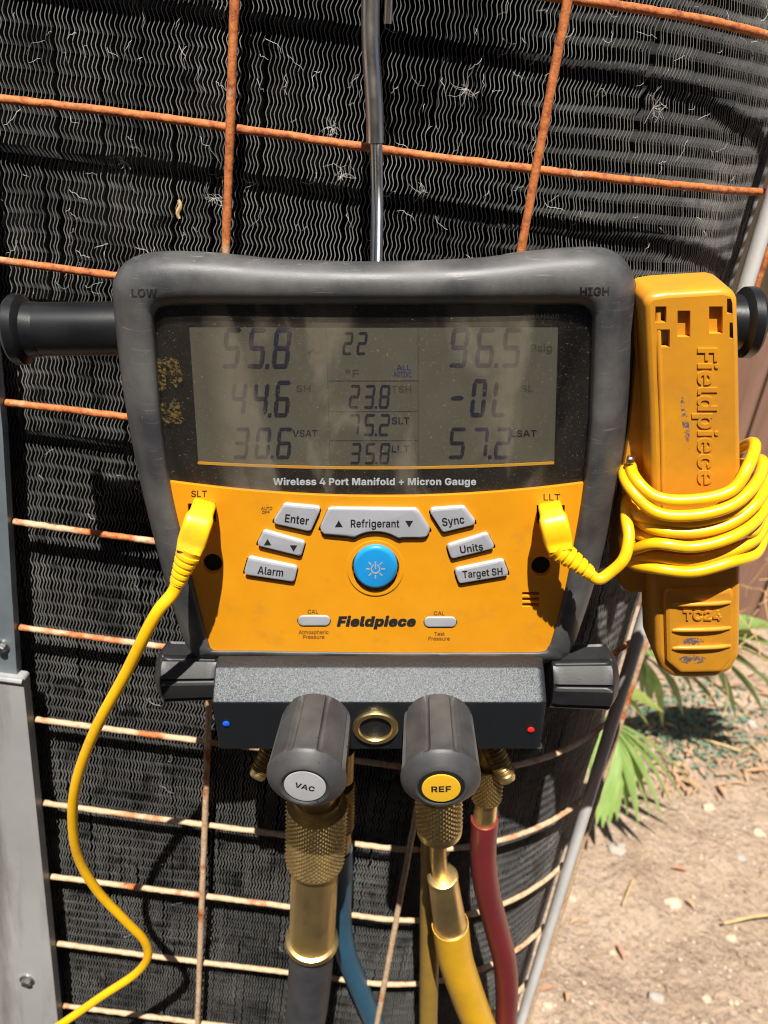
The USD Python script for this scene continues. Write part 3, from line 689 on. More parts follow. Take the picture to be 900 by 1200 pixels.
for s_, a, b, yb, cap, mt in (('CAL', 360.5, 373, 719, 4.6, 'ink_brown'), ('Atmospheric', 350, 385, 743, 4.4, 'ink_brown'), ('Pressure', 355, 380, 748.5, 4.4, 'ink_brown'),
                          ('CAL', 508.5, 521, 721, 4.6, 'ink_brown'), ('Test', 509, 521, 745, 4.4, 'ink_brown'), ('Pressure', 502, 527, 750.5, 4.4, 'ink_brown'),
                          ('AUTO', 306, 319, 597.5, 3.6, 'ink_brown'), ('OFF', 307, 316, 602, 3.6, 'ink_brown'), ('SLT', 224, 242.5, 582.5, 7.5, 'ink_black'), ('LLT', 637, 656.5, 586.5, 7.5, 'ink_black')):
    obj('lettering', text(s_, a, b, yb, cap, tl, weight=550), mt, man)
obj('brand_lettering', ext(text_shape('Fieldpiece', 395, 486, 734, 11.5, weight=900, shear=.22).buffer(.35), tl, tl + .0001), 'ink_black', man)

# display
NL = -.0018
lcd = Polygon([(221, 380), (655, 380), (650, 545)] + [(x_, 550.5 - 6 * ((x_ - 440) / 208) ** 2) for x_ in np.linspace(640, 240, 24)] + [(232, 542)])
scr = obj('screen_border', ext(upper.difference(lcd), NL - .0005, -.0012), 'screen_black', man, smooth=30)
line = LineString([(x_, 548.5 - 6 * ((x_ - 440) / 208) ** 2) for x_ in np.linspace(233, 648, 40)]).buffer(1.5)
obj('accent_line', ext(line, -.0012, -.0010), 'orange_line', scr)
dis = obj('display', ext(lcd.buffer(6), NL - .002, NL), 'lcd_panel', man, smooth=30)
def rd(g_, mt='lcd_ink'):
    obj('reading', ext(g_, NL + .00003, NL + .00012), mt, dis, smooth=False)
for s_, x0, y0, x1, y1 in (('55.8', 256, 384, 344, 432), ('44.6', 266, 446, 343, 489), ('30.6', 270, 501, 345, 538), ('96.5', 522, 384, 614, 431), ('-0L', 522, 444, 598, 489), ('57.2', 522, 501, 602, 538),
                         ('22', 399, 389, 432, 416), ('23.8', 406, 451, 459, 479), ('75.2', 406, 485, 459, 511), ('35.8', 408, 519, 459, 544)):
    rd(digits(s_, x0, y0, x1, y1))
for s_, a, b, yb, cap, mt in (('SH', 347, 364, 459, 8, 'lcd_ink_faint'), ('VSAT', 343, 372, 512, 8, 'lcd_ink'), ('Psig', 622, 647, 412, 9, 'lcd_ink_faint'), ('SL', 610, 625, 459, 8, 'lcd_ink_faint'), ('LSAT', 599, 629, 512, 8, 'lcd_ink'),
                              ('TSH', 459, 482, 460, 8, 'lcd_ink_faint'), ('SLT', 459, 480, 497, 8, 'lcd_ink'), ('LLT', 459, 480, 530, 8, 'lcd_ink'), ('°F', 405, 421, 442, 9, 'lcd_ink_faint'), ('ALL', 465, 481, 433.5, 6, 'lcd_ink_blue'), ('ACTIVE', 461, 482, 441.5, 6, 'lcd_ink_blue')):
    rd(text_shape(s_, a, b, yb, cap, weight=600), mt)
rd(LineString([(362, 413), (367, 410), (370, 414), (375, 411)]).buffer(1.4), 'lcd_ink_faint')
rd(shapely.union_all([LineString(l_).buffer(.45) for l_ in ([(382, 384), (387, 546)], [(490, 384), (490, 546)], [(384, 446), (490, 446)], [(385, 482), (490, 482)], [(386, 516), (490, 516)])]), 'lcd_ink_faint')
obj('lettering', text('Wireless 4 Port Manifold + Micron Gauge', 320, 558, 568.5, 8.2, -.00118, weight=800), 'ink_pale', scr)
obj('lettering', text('SMAN460', 613.5, 655.5, 374, 6.5, -.00118, weight=800), 'ink_grey', scr)
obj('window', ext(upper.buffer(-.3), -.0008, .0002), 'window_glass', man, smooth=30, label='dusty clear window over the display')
blot = []
for (bx, by, bw_, bh_) in ((193, 430, 13, 12), (206, 440, 8, 14), (190, 445, 7, 16), (200, 425, 14, 7), (196, 487, 16, 9), (205, 478, 8, 14), (190, 480, 6, 12), (208, 492, 9, 6)):
    blot.append(Polygon([(bx + bw_ * math.cos(a) * rng.uniform(.6, 1.1), by + bh_ * math.sin(a) * rng.uniform(.6, 1.1)) for a in np.arange(0, 6.28, .5)]).buffer(0))
obj('sticker_residue', ext(shapely.union_all(blot), .00023, .00028), 'sticker_residue', man, smooth=False, label='gold brown sticker residue left of the display')

# carrying bar behind the head
a, b = L(40, 386, -.026), L(862, 378, -.026)
d = (b - a) / np.linalg.norm(b - a); rb = rp(62, a); ro = rp(82, a) / .0141
obj('handle_bar', lathe([(-.004, rb * .95), (0, rb), (np.linalg.norm(b - a) + .006, rb)], a, d, 40), 'black_plastic', man)
for p_, dd in ((L(31, 386.3, -.026), -d), (L(868, 378, -.026), d)):
    obj('end_cap', lathe([(-.006, rb * 1.01), (-.0012, rb * 1.04), (0, .0132 * ro), (.0008, .0140 * ro), (.0042, .0141 * ro), (.0055, .0130 * ro), (.0060, .0105 * ro), (.0061, .002)], p_, dd, 40), 'black_plastic', man)
# lower housing behind the valve block
p_ = L(443, 800, -.026)
t = trimesh.creation.box((.115, .050, .020)); t.apply_translation(p_ + np.array([0, 0, 0])); obj('rear_housing', t, 'black_plastic', man)

# valve block: a bar with a big chamfer along its top
ang = math.radians(-2)
fn = np.array([0, math.sin(ang), math.cos(ang)]); fu = np.array([0, math.cos(ang), -math.sin(ang)])
topf = L(445, 823.5, .024)                                 # middle of the front face's upper edge
hw = (L(641, 823.5, .024)[0] - L(248, 823.5, .024)[0]) / 2
fh = np.linalg.norm(topf - min((topf - fu * q for q in np.linspace(.005, .04, 400)), key=lambda P: abs(600 - FPX * ((to_world(P) - CAM) @ U) / ((to_world(P) - CAM) @ F) - 878.5)))
tdir = np.array([0, math.cos(math.radians(56)), -math.sin(math.radians(56))])
topb = min((topf + tdir * q for q in np.linspace(.005, .05, 600)), key=lambda P: abs(600 - FPX * ((to_world(P) - CAM) @ U) / ((to_world(P) - CAM) @ F) - 782))
prof = [topf, topf - fu * fh, topf - fu * fh - fn * .034, topb - fn * .008, topb]
prof = [p_[1:] for p_ in prof]
ch = .0035
xs_ = [-hw, -hw + .0006, hw - ch, hw]
rings = []
for xx_, sc_ in ((-hw, .97), (-hw + .0008, 1), (hw - ch, 1), (hw, .86)):
    c_ = np.mean(prof, axis=0); pp = []
    for k, q in enumerate(prof):
        w_ = c_ + (np.array(q) - c_) * (sc_ if k in (0, 4) else (.97 if abs(xx_) == hw else 1))
        pp.append([xx_ + topf[0] * 1.0 , w_[0], w_[1]])
    rings.append(np.array(pp))
def subdiv(r_, n=3):
    o = []
    for k in range(len(r_)):
        p_, q = r_[k], r_[(k + 1) % len(r_)]
        e = min(.0007 / np.linalg.norm(q - p_), .3)
        o += [p_ + (q - p_) * e, p_ + (q - p_) * (1 - e)]
    return np.array(o)
blk = obj('valve_block', loft([subdiv(r_) for r_ in rings], True, True), 'block_coat', man, smooth=40)
def on_front(px, py, lift=0.0):
    o_ = to_local(CAM); d_ = L(px, py, 0) - o_; p0_ = topf + fn * lift
    return o_ + d_ * (((p0_ - o_) @ fn) / (d_ @ fn))
for px, py, mt in ((265, 848, 'blue_dot'), (622, 855, 'red_dot')):
    obj('port_dot', lathe([(0, .0016), (.0004, .0016), (.0007, .0012), (.0008, .0003)], on_front(px, py), fn, 20), mt, blk)
c_ = on_front(440, 852)
obj('sight_port', lathe([(-.001, .0104), (.0010, .0104), (.0016, .0098), (.0016, .0078), (.0010, .0074), (-.0030, .0072), (-.0031, .0068)], c_, fn, 40), 'brass', blk, smooth=30)
obj('sight_glass', lathe([(-.0032, .0072), (-.0028, .0071), (-.0024, .0050), (-.0022, .0005)], c_, fn, 30), 'sight_glass', blk)

def knob(name, A, d, r, ln, mt, parent, lab=None):
    prof = [(0, r * .80), (.0004, r * .88), (.002, r * .92)]
    for z_ in np.linspace(.1, .78, 10): prof.append((z_ * ln, r * (.94 + .06 * min(1, z_ * 1.3))))
    prof += [(.83 * ln, r), (.85 * ln, r * .99), (.87 * ln, r * .965), (.90 * ln, r * .90), (.94 * ln, r * .80), (.975 * ln, r * .70), (.992 * ln, r * .65), (ln, r * .60), (ln * .995, r * .56), (ln * .97, r * .545), (ln * .968, r * .1)]
    def rf(T, z, rr):
        a_ = ((T + np.pi / 8) % (np.pi / 4)) - np.pi / 8
        fac = .1 + .9 * np.cos(np.pi / 8) / np.cos(a_)
        g_ = 1 - .15 * np.exp(-((np.abs(a_) - np.pi / 8) / .085) ** 6)
        w_ = np.clip((z / ln - .02) / .05, 0, 1) * np.clip((.87 - z / ln) / .06, 0, 1)
        return rr * (1 + w_ * (fac * g_ - 1))
    return obj(name, lathe(prof, A, d, 160, rf), mt, parent, smooth=32, **({'label': lab} if lab else {}))
def disc_label(kb, A, d, r, ln, word, mt, half, ringc=None, turn=0.0):
    """Round printed badge in a knob's end."""
    fr = frame_of(d); c_ = A + d * ln * .972
    xr = np.cross([0, 1.0, 0], d); xr /= np.linalg.norm(xr); yr = np.cross(d, xr)
    if ringc: obj('badge_rim', lathe([(0, r * .56), (.0006, r * .56), (.0008, r * .5)], c_, d, 40), ringc, kb); c_ = c_ + d * .0007
    rr = r * (.50 if not ringc else .46)
    obj('badge', lathe([(0, rr), (.0005, rr), (.0007, rr * .95)], c_, d, 40), mt, kb)
    g_ = glyphs(word, 700); a_, _, b_, _ = g_.bounds; g_ = affinity.rotate(g_, turn, origin=((a_ + b_) / 2, .5))
    s_ = 2 * half / (b_ - a_)
    t_ = trimesh.util.concatenate([trimesh.creation.extrude_polygon(q, .00012 / s_, engine='earcut') for q in getattr(g_, 'geoms', [g_])])
    v = t_.vertices.copy(); v[:, 0] -= (a_ + b_) / 2; v[:, 1] -= .5; v *= s_
    w = (c_ + d * .00072) + v[:, :1] * xr + v[:, 1:2] * yr + v[:, 2:] * d
    obj('lettering', trimesh.Trimesh(w, t_.faces, process=False), 'ink_black', kb)
kang = math.radians(-30)
for word, back, front, mt, ringc in (('VAC', (372, 842), (357, 923), 'label_grey', None), ('REF', (513, 842), (517, 924), 'label_yellow', 'recess_black')):
    A = on_front(*back, -.0005); ln = .0400; r = rp(92, L(front[0], front[1], .045))
    Fp = L(front[0], front[1], 0); best = None
    cam_l = to_local(CAM)
    for q in np.linspace(.02, .11, 900):
        p_ = L(front[0], front[1], q); vv = cam_l - p_
        if (p_ - A) @ vv < .3 * ln * np.linalg.norm(vv): continue
        e = abs(np.linalg.norm(p_ - A) - ln)
        if best is None or e < best[0]: best = (e, p_)
    d = (best[1] - A) / np.linalg.norm(best[1] - A)
    kb = knob('valve_knob', A, d, r, ln, 'knob_rubber', man, 'dark grey fluted knob marked ' + word)
    disc_label(kb, A, d, r, ln, word, mt, .0042 if word == 'VAC' else .0041, ringc, -16 if word == 'VAC' else 3)
knob('valve_knob', L(262, 787, -.004), np.array([-1, -.02, -.02]) / np.linalg.norm([-1, -.02, -.02]), rp(74, L(215, 787, -.004)), .0305, 'knob_black', man, 'black fluted side knob on the low side')
knob('valve_knob', L(640, 793, -.004), np.array([1, -.02, -.02]) / np.linalg.norm([1, -.02, -.02]), rp(80, L(685, 793, -.004)), .0325, 'knob_black', man, 'black fluted side knob on the high side')

# brass fittings and hoses -------------------------------------------------
def knurl(n, a, pitch):
    def f(T, z, rr):
        t1 = np.abs(((T * n / 2 / np.pi + z / pitch) % 1) - .5) * 2; t2 = np.abs(((T * n / 2 / np.pi - z / pitch) % 1) - .5) * 2
        return rr + a * (np.minimum(t1, t2) * 2 - .7)
    return f
def knurled(A, d, r, z0, z1, n=30, a=.00052, pitch=.0030):
    zs = np.linspace(z0, z1, max(8, int((z1 - z0) / .00034)))
    kf = knurl(n, a, pitch)
    def f(T, z, rr):
        w = np.clip(np.minimum(z - z0, z1 - z) / .0008, 0, 1)
        return rr + w * (kf(T, z, rr) - rr)
    return lathe([(z0, r * .55), (z0, r * .92)] + [(z_, r) for z_ in zs] + [(z1, r * .92), (z1 + .0004, r * .5)], A, d, n * 8, f)
def seglen(p_, q): return float(np.linalg.norm(q - p_))
def hexfit(A, d, r, z0, z1):
    hexf = lambda T, z, rr: rr * (.5 + .5 * np.cos(np.pi / 6) / np.cos((T % (np.pi / 3)) - np.pi / 6)) * 1.05
    return lathe([(z0, r * .8), (z0 + .0006, r), (z1 - .0006, r), (z1, r * .8)], A, d, 48, hexf)
def hosething(name, label):
    return thing(name, label, 'hose', GO, GFR)
# ports of the block (part of the gauge)
A, Bq = L(372, 900, .014), L(371, 975, .015); d = (Bq - A) / seglen(A, Bq); r0 = rp(60, A)
obj('port', [hexfit(A, d, r0, -.004, .012), lathe([(.011, r0 * .8), (.030, r0 * .8)], A, d, 30)], 'brass_dull', man)
A2 = L(402, 878, -.008); B2 = L(400, 960, -.008); d2 = (B2 - A2) / seglen(A2, B2)
obj('port', lathe([(0, .006), (.022, .006)], A2, d2, 30), 'brass_dull', man)
A3 = L(514, 875, .012); B3 = L(514, 985, .014); d3 = (B3 - A3) / seglen(A3, B3)
obj('port', lathe([(0, .0062), (.034, .0062)], A3, d3, 30), 'brass_dull', man)
A4 = L(573, 866, .000); B4 = L(570, 975, .001); d4 = (B4 - A4) / seglen(A4, B4)
obj('port', lathe([(-.004, .0054), (.02, .0054)], A4, d4, 30), 'brass_dull', man)
def threaded(A, d, r, ln):
    zs = np.arange(0, ln, .00028); pr = [(z_, r + .00035 * math.sin(z_ / .0013 * 6.28)) for z_ in zs]
    return lathe(pr, A, d, 28)
for A_, B_ in ((L(320, 876, -.002), L(301, 910, .006)), (L(576, 873, .002), L(595, 914, .010))):
    dd = (B_ - A_) / seglen(A_, B_); ln = seglen(A_, B_); rc = rp(25, B_)
    cp = obj('port_cap', threaded(A_ - dd * .004, dd, rc, ln + .001), 'brass_dull', man)
    obj('cap_tip', lathe([(0, rc * .8), (.0022, rc * .82), (.0034, rc * .7), (.0036, rc * .3)], A_ + dd * (ln - .003), dd, 24), 'brass', cp)

# vacuum hose
h = hosething('vacuum_hose', 'thick dark grey vacuum hose with a bright knurled brass nut under the VAC knob')
A, Bq = L(371.5, 942, .014), L(365.5, 1104, .016); d = (Bq - A) / seglen(A, Bq); T = seglen(A, Bq)
Kp = L(370, 1007, .0148); kz = seglen(A, Kp); r1 = rp(71, A); r2 = rp(55, Bq)
obj('knurled_nut', knurled(A, d, r1, 0, kz, n=36), 'brass', h, smooth=25)
obj('neck', lathe([(-.006, r1 * .78), (.001, r1 * .78)], A, d, 40), 'brass_dull', h)
obj('ferrule', lathe([(kz - .001, r2 * .80), (kz + .0012, r2 * .94), (kz + .002, r2), (kz + .0035, r2), (kz + .0045, r2 * .94), (kz + (T - kz) * .6, r2 * .95), (T - .0050, r2 * .96), (T - .0042, r2 * 1.10), (T - .001, r2 * 1.13), (T, r2 * 1.05), (T + .0001, r2 * .85)], A, d, 60,
     lambda Tt, z, rr: rr * (1 - .025 * np.clip(np.cos(Tt * 10) * 4, 0, 1) * ((z > kz + .006) & (z < T - .006)))), 'brass', h, smooth=30)
obj('hose', tube(spline([Bq - d * .004, Bq + d * .002, L(363, 1145, .016), L(358, 1190, .016), L(340, 1260, .014), L(300, 1400, .0), L(300, 1400, .0) + DOWN * .22, L(300, 1400, .0) + DOWN * .40], 60), r2 * .96, 28), 'hose_grey', h, smooth=60)
# low side hose behind it
h = hosething('blue_hose', 'blue hose hanging in the shade behind the vacuum hose')
A = L(399, 918, -.012); Bq = L(399, 1000, -.016); d = (Bq - A) / seglen(A, Bq); T = seglen(A, Bq); r3 = rp(32, A)
obj('knurled_nut', knurled(A, d, r3, .001, T * .60, n=26), 'brass_dull', h, smooth=25)
obj('ferrule', lathe([(T * .6, r3 * .78), (T * .66, r3 * .82), (T * 1.0, r3 * .82), (T * 1.03, r3 * .7)], A, d, 28), 'brass_dull', h)
obj('hose', tube(spline([L(399, 994, -.016), L(400, 1030, -.020), L(399, 1075, -.023), L(405, 1115, -.024), L(420, 1155, -.025), L(441, 1205, -.026), L(490, 1330, -.03), L(490, 1330, -.03) + DOWN * .22, L(490, 1330, -.03) + DOWN * .40], 60), rp(26, L(405, 1115, -.013)), 20), 'hose_blue', h, smooth=60)
# refrigerant hose
h = hosething('yellow_hose', 'yellow charging hose on a bent brass elbow under the REF knob')
A, Bq = L(514, 926, .014), L(515, 975, .015); d = (Bq - A) / seglen(A, Bq); T = seglen(A, Bq); r4 = rp(53, Bq)
obj('knurled_nut', knurled(A, d, r4, 0, T * .80, n=26, a=.00045, pitch=.0032), 'brass', h, smooth=25)
obj('nut_rim', lathe([(T * .80, r4 * .94), (T * .84, r4 * 1.02), (T * .95, r4), (T, r4 * .85), (T + .0002, r4 * .4)], A, d, 36), 'brass', h)
el_ = spline([L(514, 978, .015), L(513.5, 1000, .015), L(515, 1018, .015), L(520, 1042, .015)], 20)
obj('elbow', tube(el_, rp(20, L(514, 1000, .015)), 20), 'brass', h, smooth=60)
A, Bq = L(518.5, 1026, .015), L(528, 1086, .014); d = (Bq - A) / seglen(A, Bq); T = seglen(A, Bq); r5 = rp(39, Bq)
obj('ferrule', lathe([(-.0006, r5 * .7), (0, r5 * .85), (.0012, r5 * .9), (.0022, r5 * .84), (T * .5, r5 * .92), (T - .0038, r5 * .98), (T - .0030, r5 * 1.07), (T - .0006, r5 * 1.07), (T, r5 * .95)], A, d, 54,
     lambda Tt, z, rr: rr * (1 - .025 * np.clip(np.cos(Tt * 9) * 4, 0, 1) * ((z > .003) & (z < T - .004)))), 'brass', h, smooth=30)
obj('hose', tube(spline([Bq - d * .003, L(533, 1120, .013), L(544, 1155, .011), L(561, 1200, .008), L(592, 1270, .0), L(620, 1400, -.01), L(620, 1400, -.01) + DOWN * .22, L(620, 1400, -.01) + DOWN * .40], 60), rp(40, L(544, 1155, .011)), 24), 'hose_yellow', h, smooth=60)
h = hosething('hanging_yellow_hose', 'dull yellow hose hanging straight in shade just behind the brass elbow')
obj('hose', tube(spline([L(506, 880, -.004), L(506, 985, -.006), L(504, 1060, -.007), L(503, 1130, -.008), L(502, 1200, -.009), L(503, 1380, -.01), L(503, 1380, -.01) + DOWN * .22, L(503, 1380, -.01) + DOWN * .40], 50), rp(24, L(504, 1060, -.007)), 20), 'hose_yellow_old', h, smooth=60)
# high side hose
h = hosething('red_hose', 'dark red high side hose hanging from the right end of the block')
A, Bq = L(573, 894, .000), L(567.5, 964, .001); d = (Bq - A) / seglen(A, Bq); T = seglen(A, Bq); r6 = rp(36, A)
obj('knurled_nut', knurled(A, d, r6, 0, T * .56, n=24), 'brass_dull', h, smooth=25)
obj('ferrule', lathe([(T * .56, r6 * .72), (T * .60, r6 * .76), (T * .9, r6 * .78), (T * .94, r6 * .85), (T, r6 * .84), (T + .0002, r6 * .6)], A, d, 28), 'brass', h, smooth=30)
obj('hose', tube(spline([Bq - d * .003, L(566, 1000, .001), L(570, 1040, .0), L(581, 1085, -.002), L(591, 1125, -.003), L(594, 1165, -.004), L(592, 1210, -.006), L(585, 1380, -.01), L(585, 1380, -.01) + DOWN * .22, L(585, 1380, -.01) + DOWN * .40], 70), rp(29, L(581, 1085, -.002)), 20), 'hose_red', h, smooth=60)

# ------------------------------------------------------------------ plugs and probe cables
def plug(parent, top, mid, tip, w0, w1):
    """Flat moulded connector from its socket out to the ribbed strain relief; stations (x, y, n)."""
    stn = [(top, w0, .0062), ((np.array(top) * .62 + np.array(mid) * .38), w0, .0064), ((np.array(top) * .35 + np.array(mid) * .65), w0 * 1.03, .0070), (mid, w0 * .98, .0066)]
    rings = []
    t_, m_ = np.array(top, float), np.array(mid, float)
    path = spline([L(t_[0], t_[1], -.002), L(t_[0], t_[1] + 3, .006), L(*(t_ * .62 + m_ * .38 + np.array([0, 0, .004]))), L(*(t_ * .25 + m_ * .75 + np.array([0, 0, .001]))), L(*mid)], 14)
    for k, cc in enumerate(path):
        ax = np.gradient(path, axis=0)[k]; ax /= np.linalg.norm(ax)
        e0 = L(*mid) - L(top[0], top[1], .003); side = np.cross(e0, [0, 0, 1.0]); side /= np.linalg.norm(side); nr = np.cross(side, ax)
        u_ = k / 13; wk = w0 * (.92 if u_ < .45 else 1.10) * (1 - .12 * max(0, u_ - .8) / .2); hk_ = .0084 * (1 if u_ < .45 else 1.12)
        q = sbox(-wk / 2, -hk_ / 2, wk / 2, hk_ / 2).buffer(-.0013).buffer(.0013, quad_segs=4)
        kk = ring_pts(q, 40)
        rings.append(cc + kk[:, :1] * side + kk[:, 1:] * nr)
    obj('plug_body', loft(rings, True, True), 'yellow_rubber', parent, smooth=40)
    a, b = L(*mid), L(*tip); d = (b - a) / np.linalg.norm(b - a); ln = np.linalg.norm(b - a)
    prof = [(-.002, w1 * 1.05)]
    for k in range(5):
        z0 = k * ln / 5; r_ = w1 * (1.05 - .09 * k)
        prof += [(z0, r_ * .86), (z0 + ln * .03, r_ * .86), (z0 + ln * .05, r_), (z0 + ln * .145, r_ * .98), (z0 + ln * .165, r_ * .86)]
    prof += [(ln, w1 * .62), (ln + .0004, w1 * .5)]
    obj('strain_relief', lathe(prof, a, d, 32, lambda T, z, rr: rr * (1 + .10 * np.clip(np.cos(2 * T), -1, 1))), 'yellow_rubber', parent, smooth=40)
    return b, d
cab = thing('probe_cable', 'yellow probe cable plugged into the SLT socket, curling down across the coil', 'cable', GO, GFR)
tip, d = plug(cab, (237, 597, .003), (221, 648, .017), (207, 684, .021), .0104, .0050)
obj('cord', tube(spline([tip - d * .002, tip + d * .004, L(186, 715, .026), L(147, 790, .026), L(112, 855, .024), L(90, 915, .022), L(85, 960, .020), L(92, 1005, .018), L(115, 1045, .016), L(146, 1078, .014),
     L(170, 1104, .012), L(173, 1122, .012), L(160, 1140, .012), L(120, 1167, .014), L(75, 1198, .017), L(0, 1245, .02), L(-120, 1300, .02)], 160), np.concatenate([np.linspace(.0027, .0025, 60), np.full(100, .0025)]), 18), 'yellow_rubber', cab, smooth=60)

# ------------------------------------------------------------------ clamp on the right
CN = .006
cl = thing('pipe_clamp', 'yellow pipe clamp hung on the right end of the bar, cable wound round it', 'clamp probe', GO, GFR)
front = Polygon([(754, 354), (762, 345), (780, 342), (848, 338), (860, 341), (866, 350), (868, 420), (870, 560), (870, 660), (868, 770), (858, 788), (840, 796), (812, 798), (788, 796), (774, 786), (767, 768), (765, 690), (763, 600), (760, 480), (756, 400)])
front = front.buffer(-8).buffer(8)
windows = [sbox(768, 359, 781, 378), sbox(770, 386, 785, 407), sbox(852, 350, 859, 368), sbox(855, 378, 861, 397)]
recs = [sbox(794, 364, 809, 395), sbox(831, 359, 847, 391)]
c0 = front.difference(shapely.union_all(windows + recs))
rings = []
cc = ring_pts(front, 220)
prev = None
for off, n in ((0, -.0145), (0, CN - .0028), (2.0, CN - .0012), (4.5, CN - .0003), (8, CN)):
    q = ring_pts(front.buffer(-off) if off else front, 220)
    if prev is not None:
        q = np.roll(q, -((q - prev[0]) ** 2).sum(1).argmin(), 0)
    prev = q
    w = L(q[:, 0], q[:, 1], CN); w[:, 2] = n; rings.append(w)
side = loft(rings, cap0=True)
top = front.buffer(-7.5).difference(shapely.union_all(windows + recs))
bodyp = obj('front_jaw', [side, ext(top, CN - .0022, CN)], 'clamp_plastic', cl, smooth=40)
obj('jaw_inside', ext(front.buffer(-6).difference(shapely.union_all([w_.buffer(1.0) for w_ in windows])), CN - .0048, CN - .0023), 'clamp_plastic', bodyp, smooth=30)
for w_ in windows:
    x0_, y0_, x1_, y1_ = w_.bounds
    obj('spring_plate', ext(Polygon([(x0_ - 2, y0_ - 6), (x1_ - 1, y0_ - 6), (x1_ + 1.5, y1_ + 1), (x0_ - 2, y1_ + 1)]), CN - .0060, CN - .0048), 'label_grey', bodyp, smooth=False)
# side edge ridge
obj('edge_ridge', tube(spline([L(771, 366, CN - .0018), L(772, 410, CN - .0004), L(775, 500, CN - .0004), L(777, 600, CN - .0004), L(778, 670, CN - .0006)], 50), .0010, 10), 'clamp_plastic', bodyp, smooth=60)
# embossed maker's word, reading downwards
g_ = glyphs('Fieldpiece', 800); a_, b0, b_, b1 = g_.bounds
g_ = affinity.affine_transform(g_, [0, 24, 160 / (b_ - a_), 0, 0, 0])
gb = g_.bounds; g_ = affinity.translate(g_, 843 - gb[2], 408 - gb[1])
obj('brand_lettering', ext(g_.buffer(-.2), CN - .0004, CN + .00045), 'clamp_plastic', bodyp, smooth=30)
pl_ = round_poly([(779, 700), (781, 692), (858, 690), (861, 700), (860, 772), (846, 789), (798, 790), (781, 776)], 5)
padp = obj('thumb_pad', pad(pl_, CN - .001, CN + .0022, 5, count=120), 'clamp_plastic', bodyp, smooth=40)
for y0 in (707, 737, 758):
    obj('grip_rib', tube(spline([L(788, y0 + 1, CN + .0016), L(800, y0 + 1.2, CN + .0026), L(842, y0, CN + .0026), L(855, y0 - 2, CN + .0016)], 24), .0011, 10), 'clamp_plastic', padp, smooth=60)
obj('model_lettering', text('TC24', 801, 846, 727, 11, CN + .0020, th=.0008, weight=750), 'clamp_plastic', padp)
for bx, by, bw_, bh_ in ((812, 752, 13, 4.5), (812, 773, 16, 5)):
    obj('scuff_mark', ext(affinity.scale(Point(bx, by).buffer(1), bw_, bh_), CN + .00222, CN + .00226), 'scuff_mark', padp, smooth=False)
obj('scuff_mark', ext(affinity.rotate(affinity.scale(Point(803, 492).buffer(1), 4, 27), -7), CN + .00003, CN + .00006), 'scuff_mark', bodyp, smooth=False)
rear = Polygon([(736, 350), (752, 345), (764, 420), (768, 600), (768, 680), (765, 696), (735, 697), (726, 685), (728, 560), (738, 500), (744, 420)]).buffer(-4).buffer(4)
obj('rear_jaw', pad(rear, -.026, -.006, 6, count=120), 'clamp_plastic', cl, smooth=40)
obj('hinge_pin', lathe([(0, .0016), (.003, .0016), (.0038, .001)], L(739, 537, -.004), np.array([-.3, .1, .95]), 16), 'steel', cl)
# cable of the clamp: plugged into LLT, wound round the clamp
tip, d = plug(cl, (646, 599, .003), (656, 644, .014), (692, 672, .018), .0104, .0048)
wind = [tip - d * .002, tip + d * .004, L(715, 671, .018), L(731, 655, .017), L(737, 630, .012), L(734, 605, .004), L(740, 575, -.010), L(800, 555, -.027), L(860, 528, -.024)]
turns = [(548, 586, 520, .0140, 884, 742), (556, 604, 540, .0165, 893, 734), (590, 612, 566, .0135, 885, 742), (598, 624, 560, .0150, 896, 747), (632, 641, 578, .0178, 898, 735), (612, 634, 596, .0135, 890, 744), (640, 657, 604, .0140, 894, 742), (648, 670, 622, .0168, 893, 738)]
for k, (yl, ym, yr, nf, xr, xl) in enumerate(turns):
    wind += [L(xr, yr, -.006), L(xr - 7, yr + 26, .008), L(858, ym - 12, nf - .0012), L(812, ym, nf), L(768, ym - 4, nf - .003), L(xl + 2, yl + 12, .004), L(xl, yl - 8, -.010)]
    if k < len(turns) - 1:
        yn = turns[k + 1][2]
        wind += [L(790, (yl + yn) / 2 - 8, -.029 - .002 * (k % 2)), L(862, yn + 4, -.026 - .002 * (k % 2))]
wind += [L(752, 640, -.022)]
obj('cord', tube(spline(wind, 760), .00245, 16), 'yellow_rubber', cl, smooth=60)

# ------------------------------------------------------------------ hook
ha = to_world(L(440, 318, -.020)); hb = atY(440, 168, .350); hc = atY(437, 60, .352); hd = atY(435, -20, .352)
hk = thing('hanging_hook', 'shiny steel hook holding the gauge up from the top of the unit', 'hook', ha)
lower_rod = [ha, atY(441, 240, .343), hb + np.array([0, -.001, 0]), atY(439, 150, .350)]
obj('rod', tube(spline(np.array(lower_rod) - ha, 30), .0021, 16), 'chrome', hk, smooth=60)
obj('rod', tube(spline(np.array([p_ + np.array([.0012, -.0030, 0]) for p_ in lower_rod[:3]]) - ha, 30), .0017, 16), 'chrome', hk, smooth=60)
up_path = [atY(440, 168, .347), atY(438.5, 120, .348), atY(434.5, 55, .350), atY(434, 10, .351), atY(436, -60, .352)]
topz = ZTOP + .040
e = up_path[-1]
up_path += [np.array([e[0], .356, topz - .02]), np.array([e[0], .366, topz + .004]), np.array([e[0], .384, topz + .006]), np.array([e[0], .400, topz - .002])]
obj('tube', tube(spline(np.array(up_path) - ha, 90), .0033, 20), 'chrome', hk, smooth=60)

obj('hook_tip', tube(spline(np.array([atY(459, -70, .366), atY(456.5, -20, .3655), atY(454.5, 28, .366)]) - ha, 20), .0016, 12), 'chrome', hk, smooth=60)

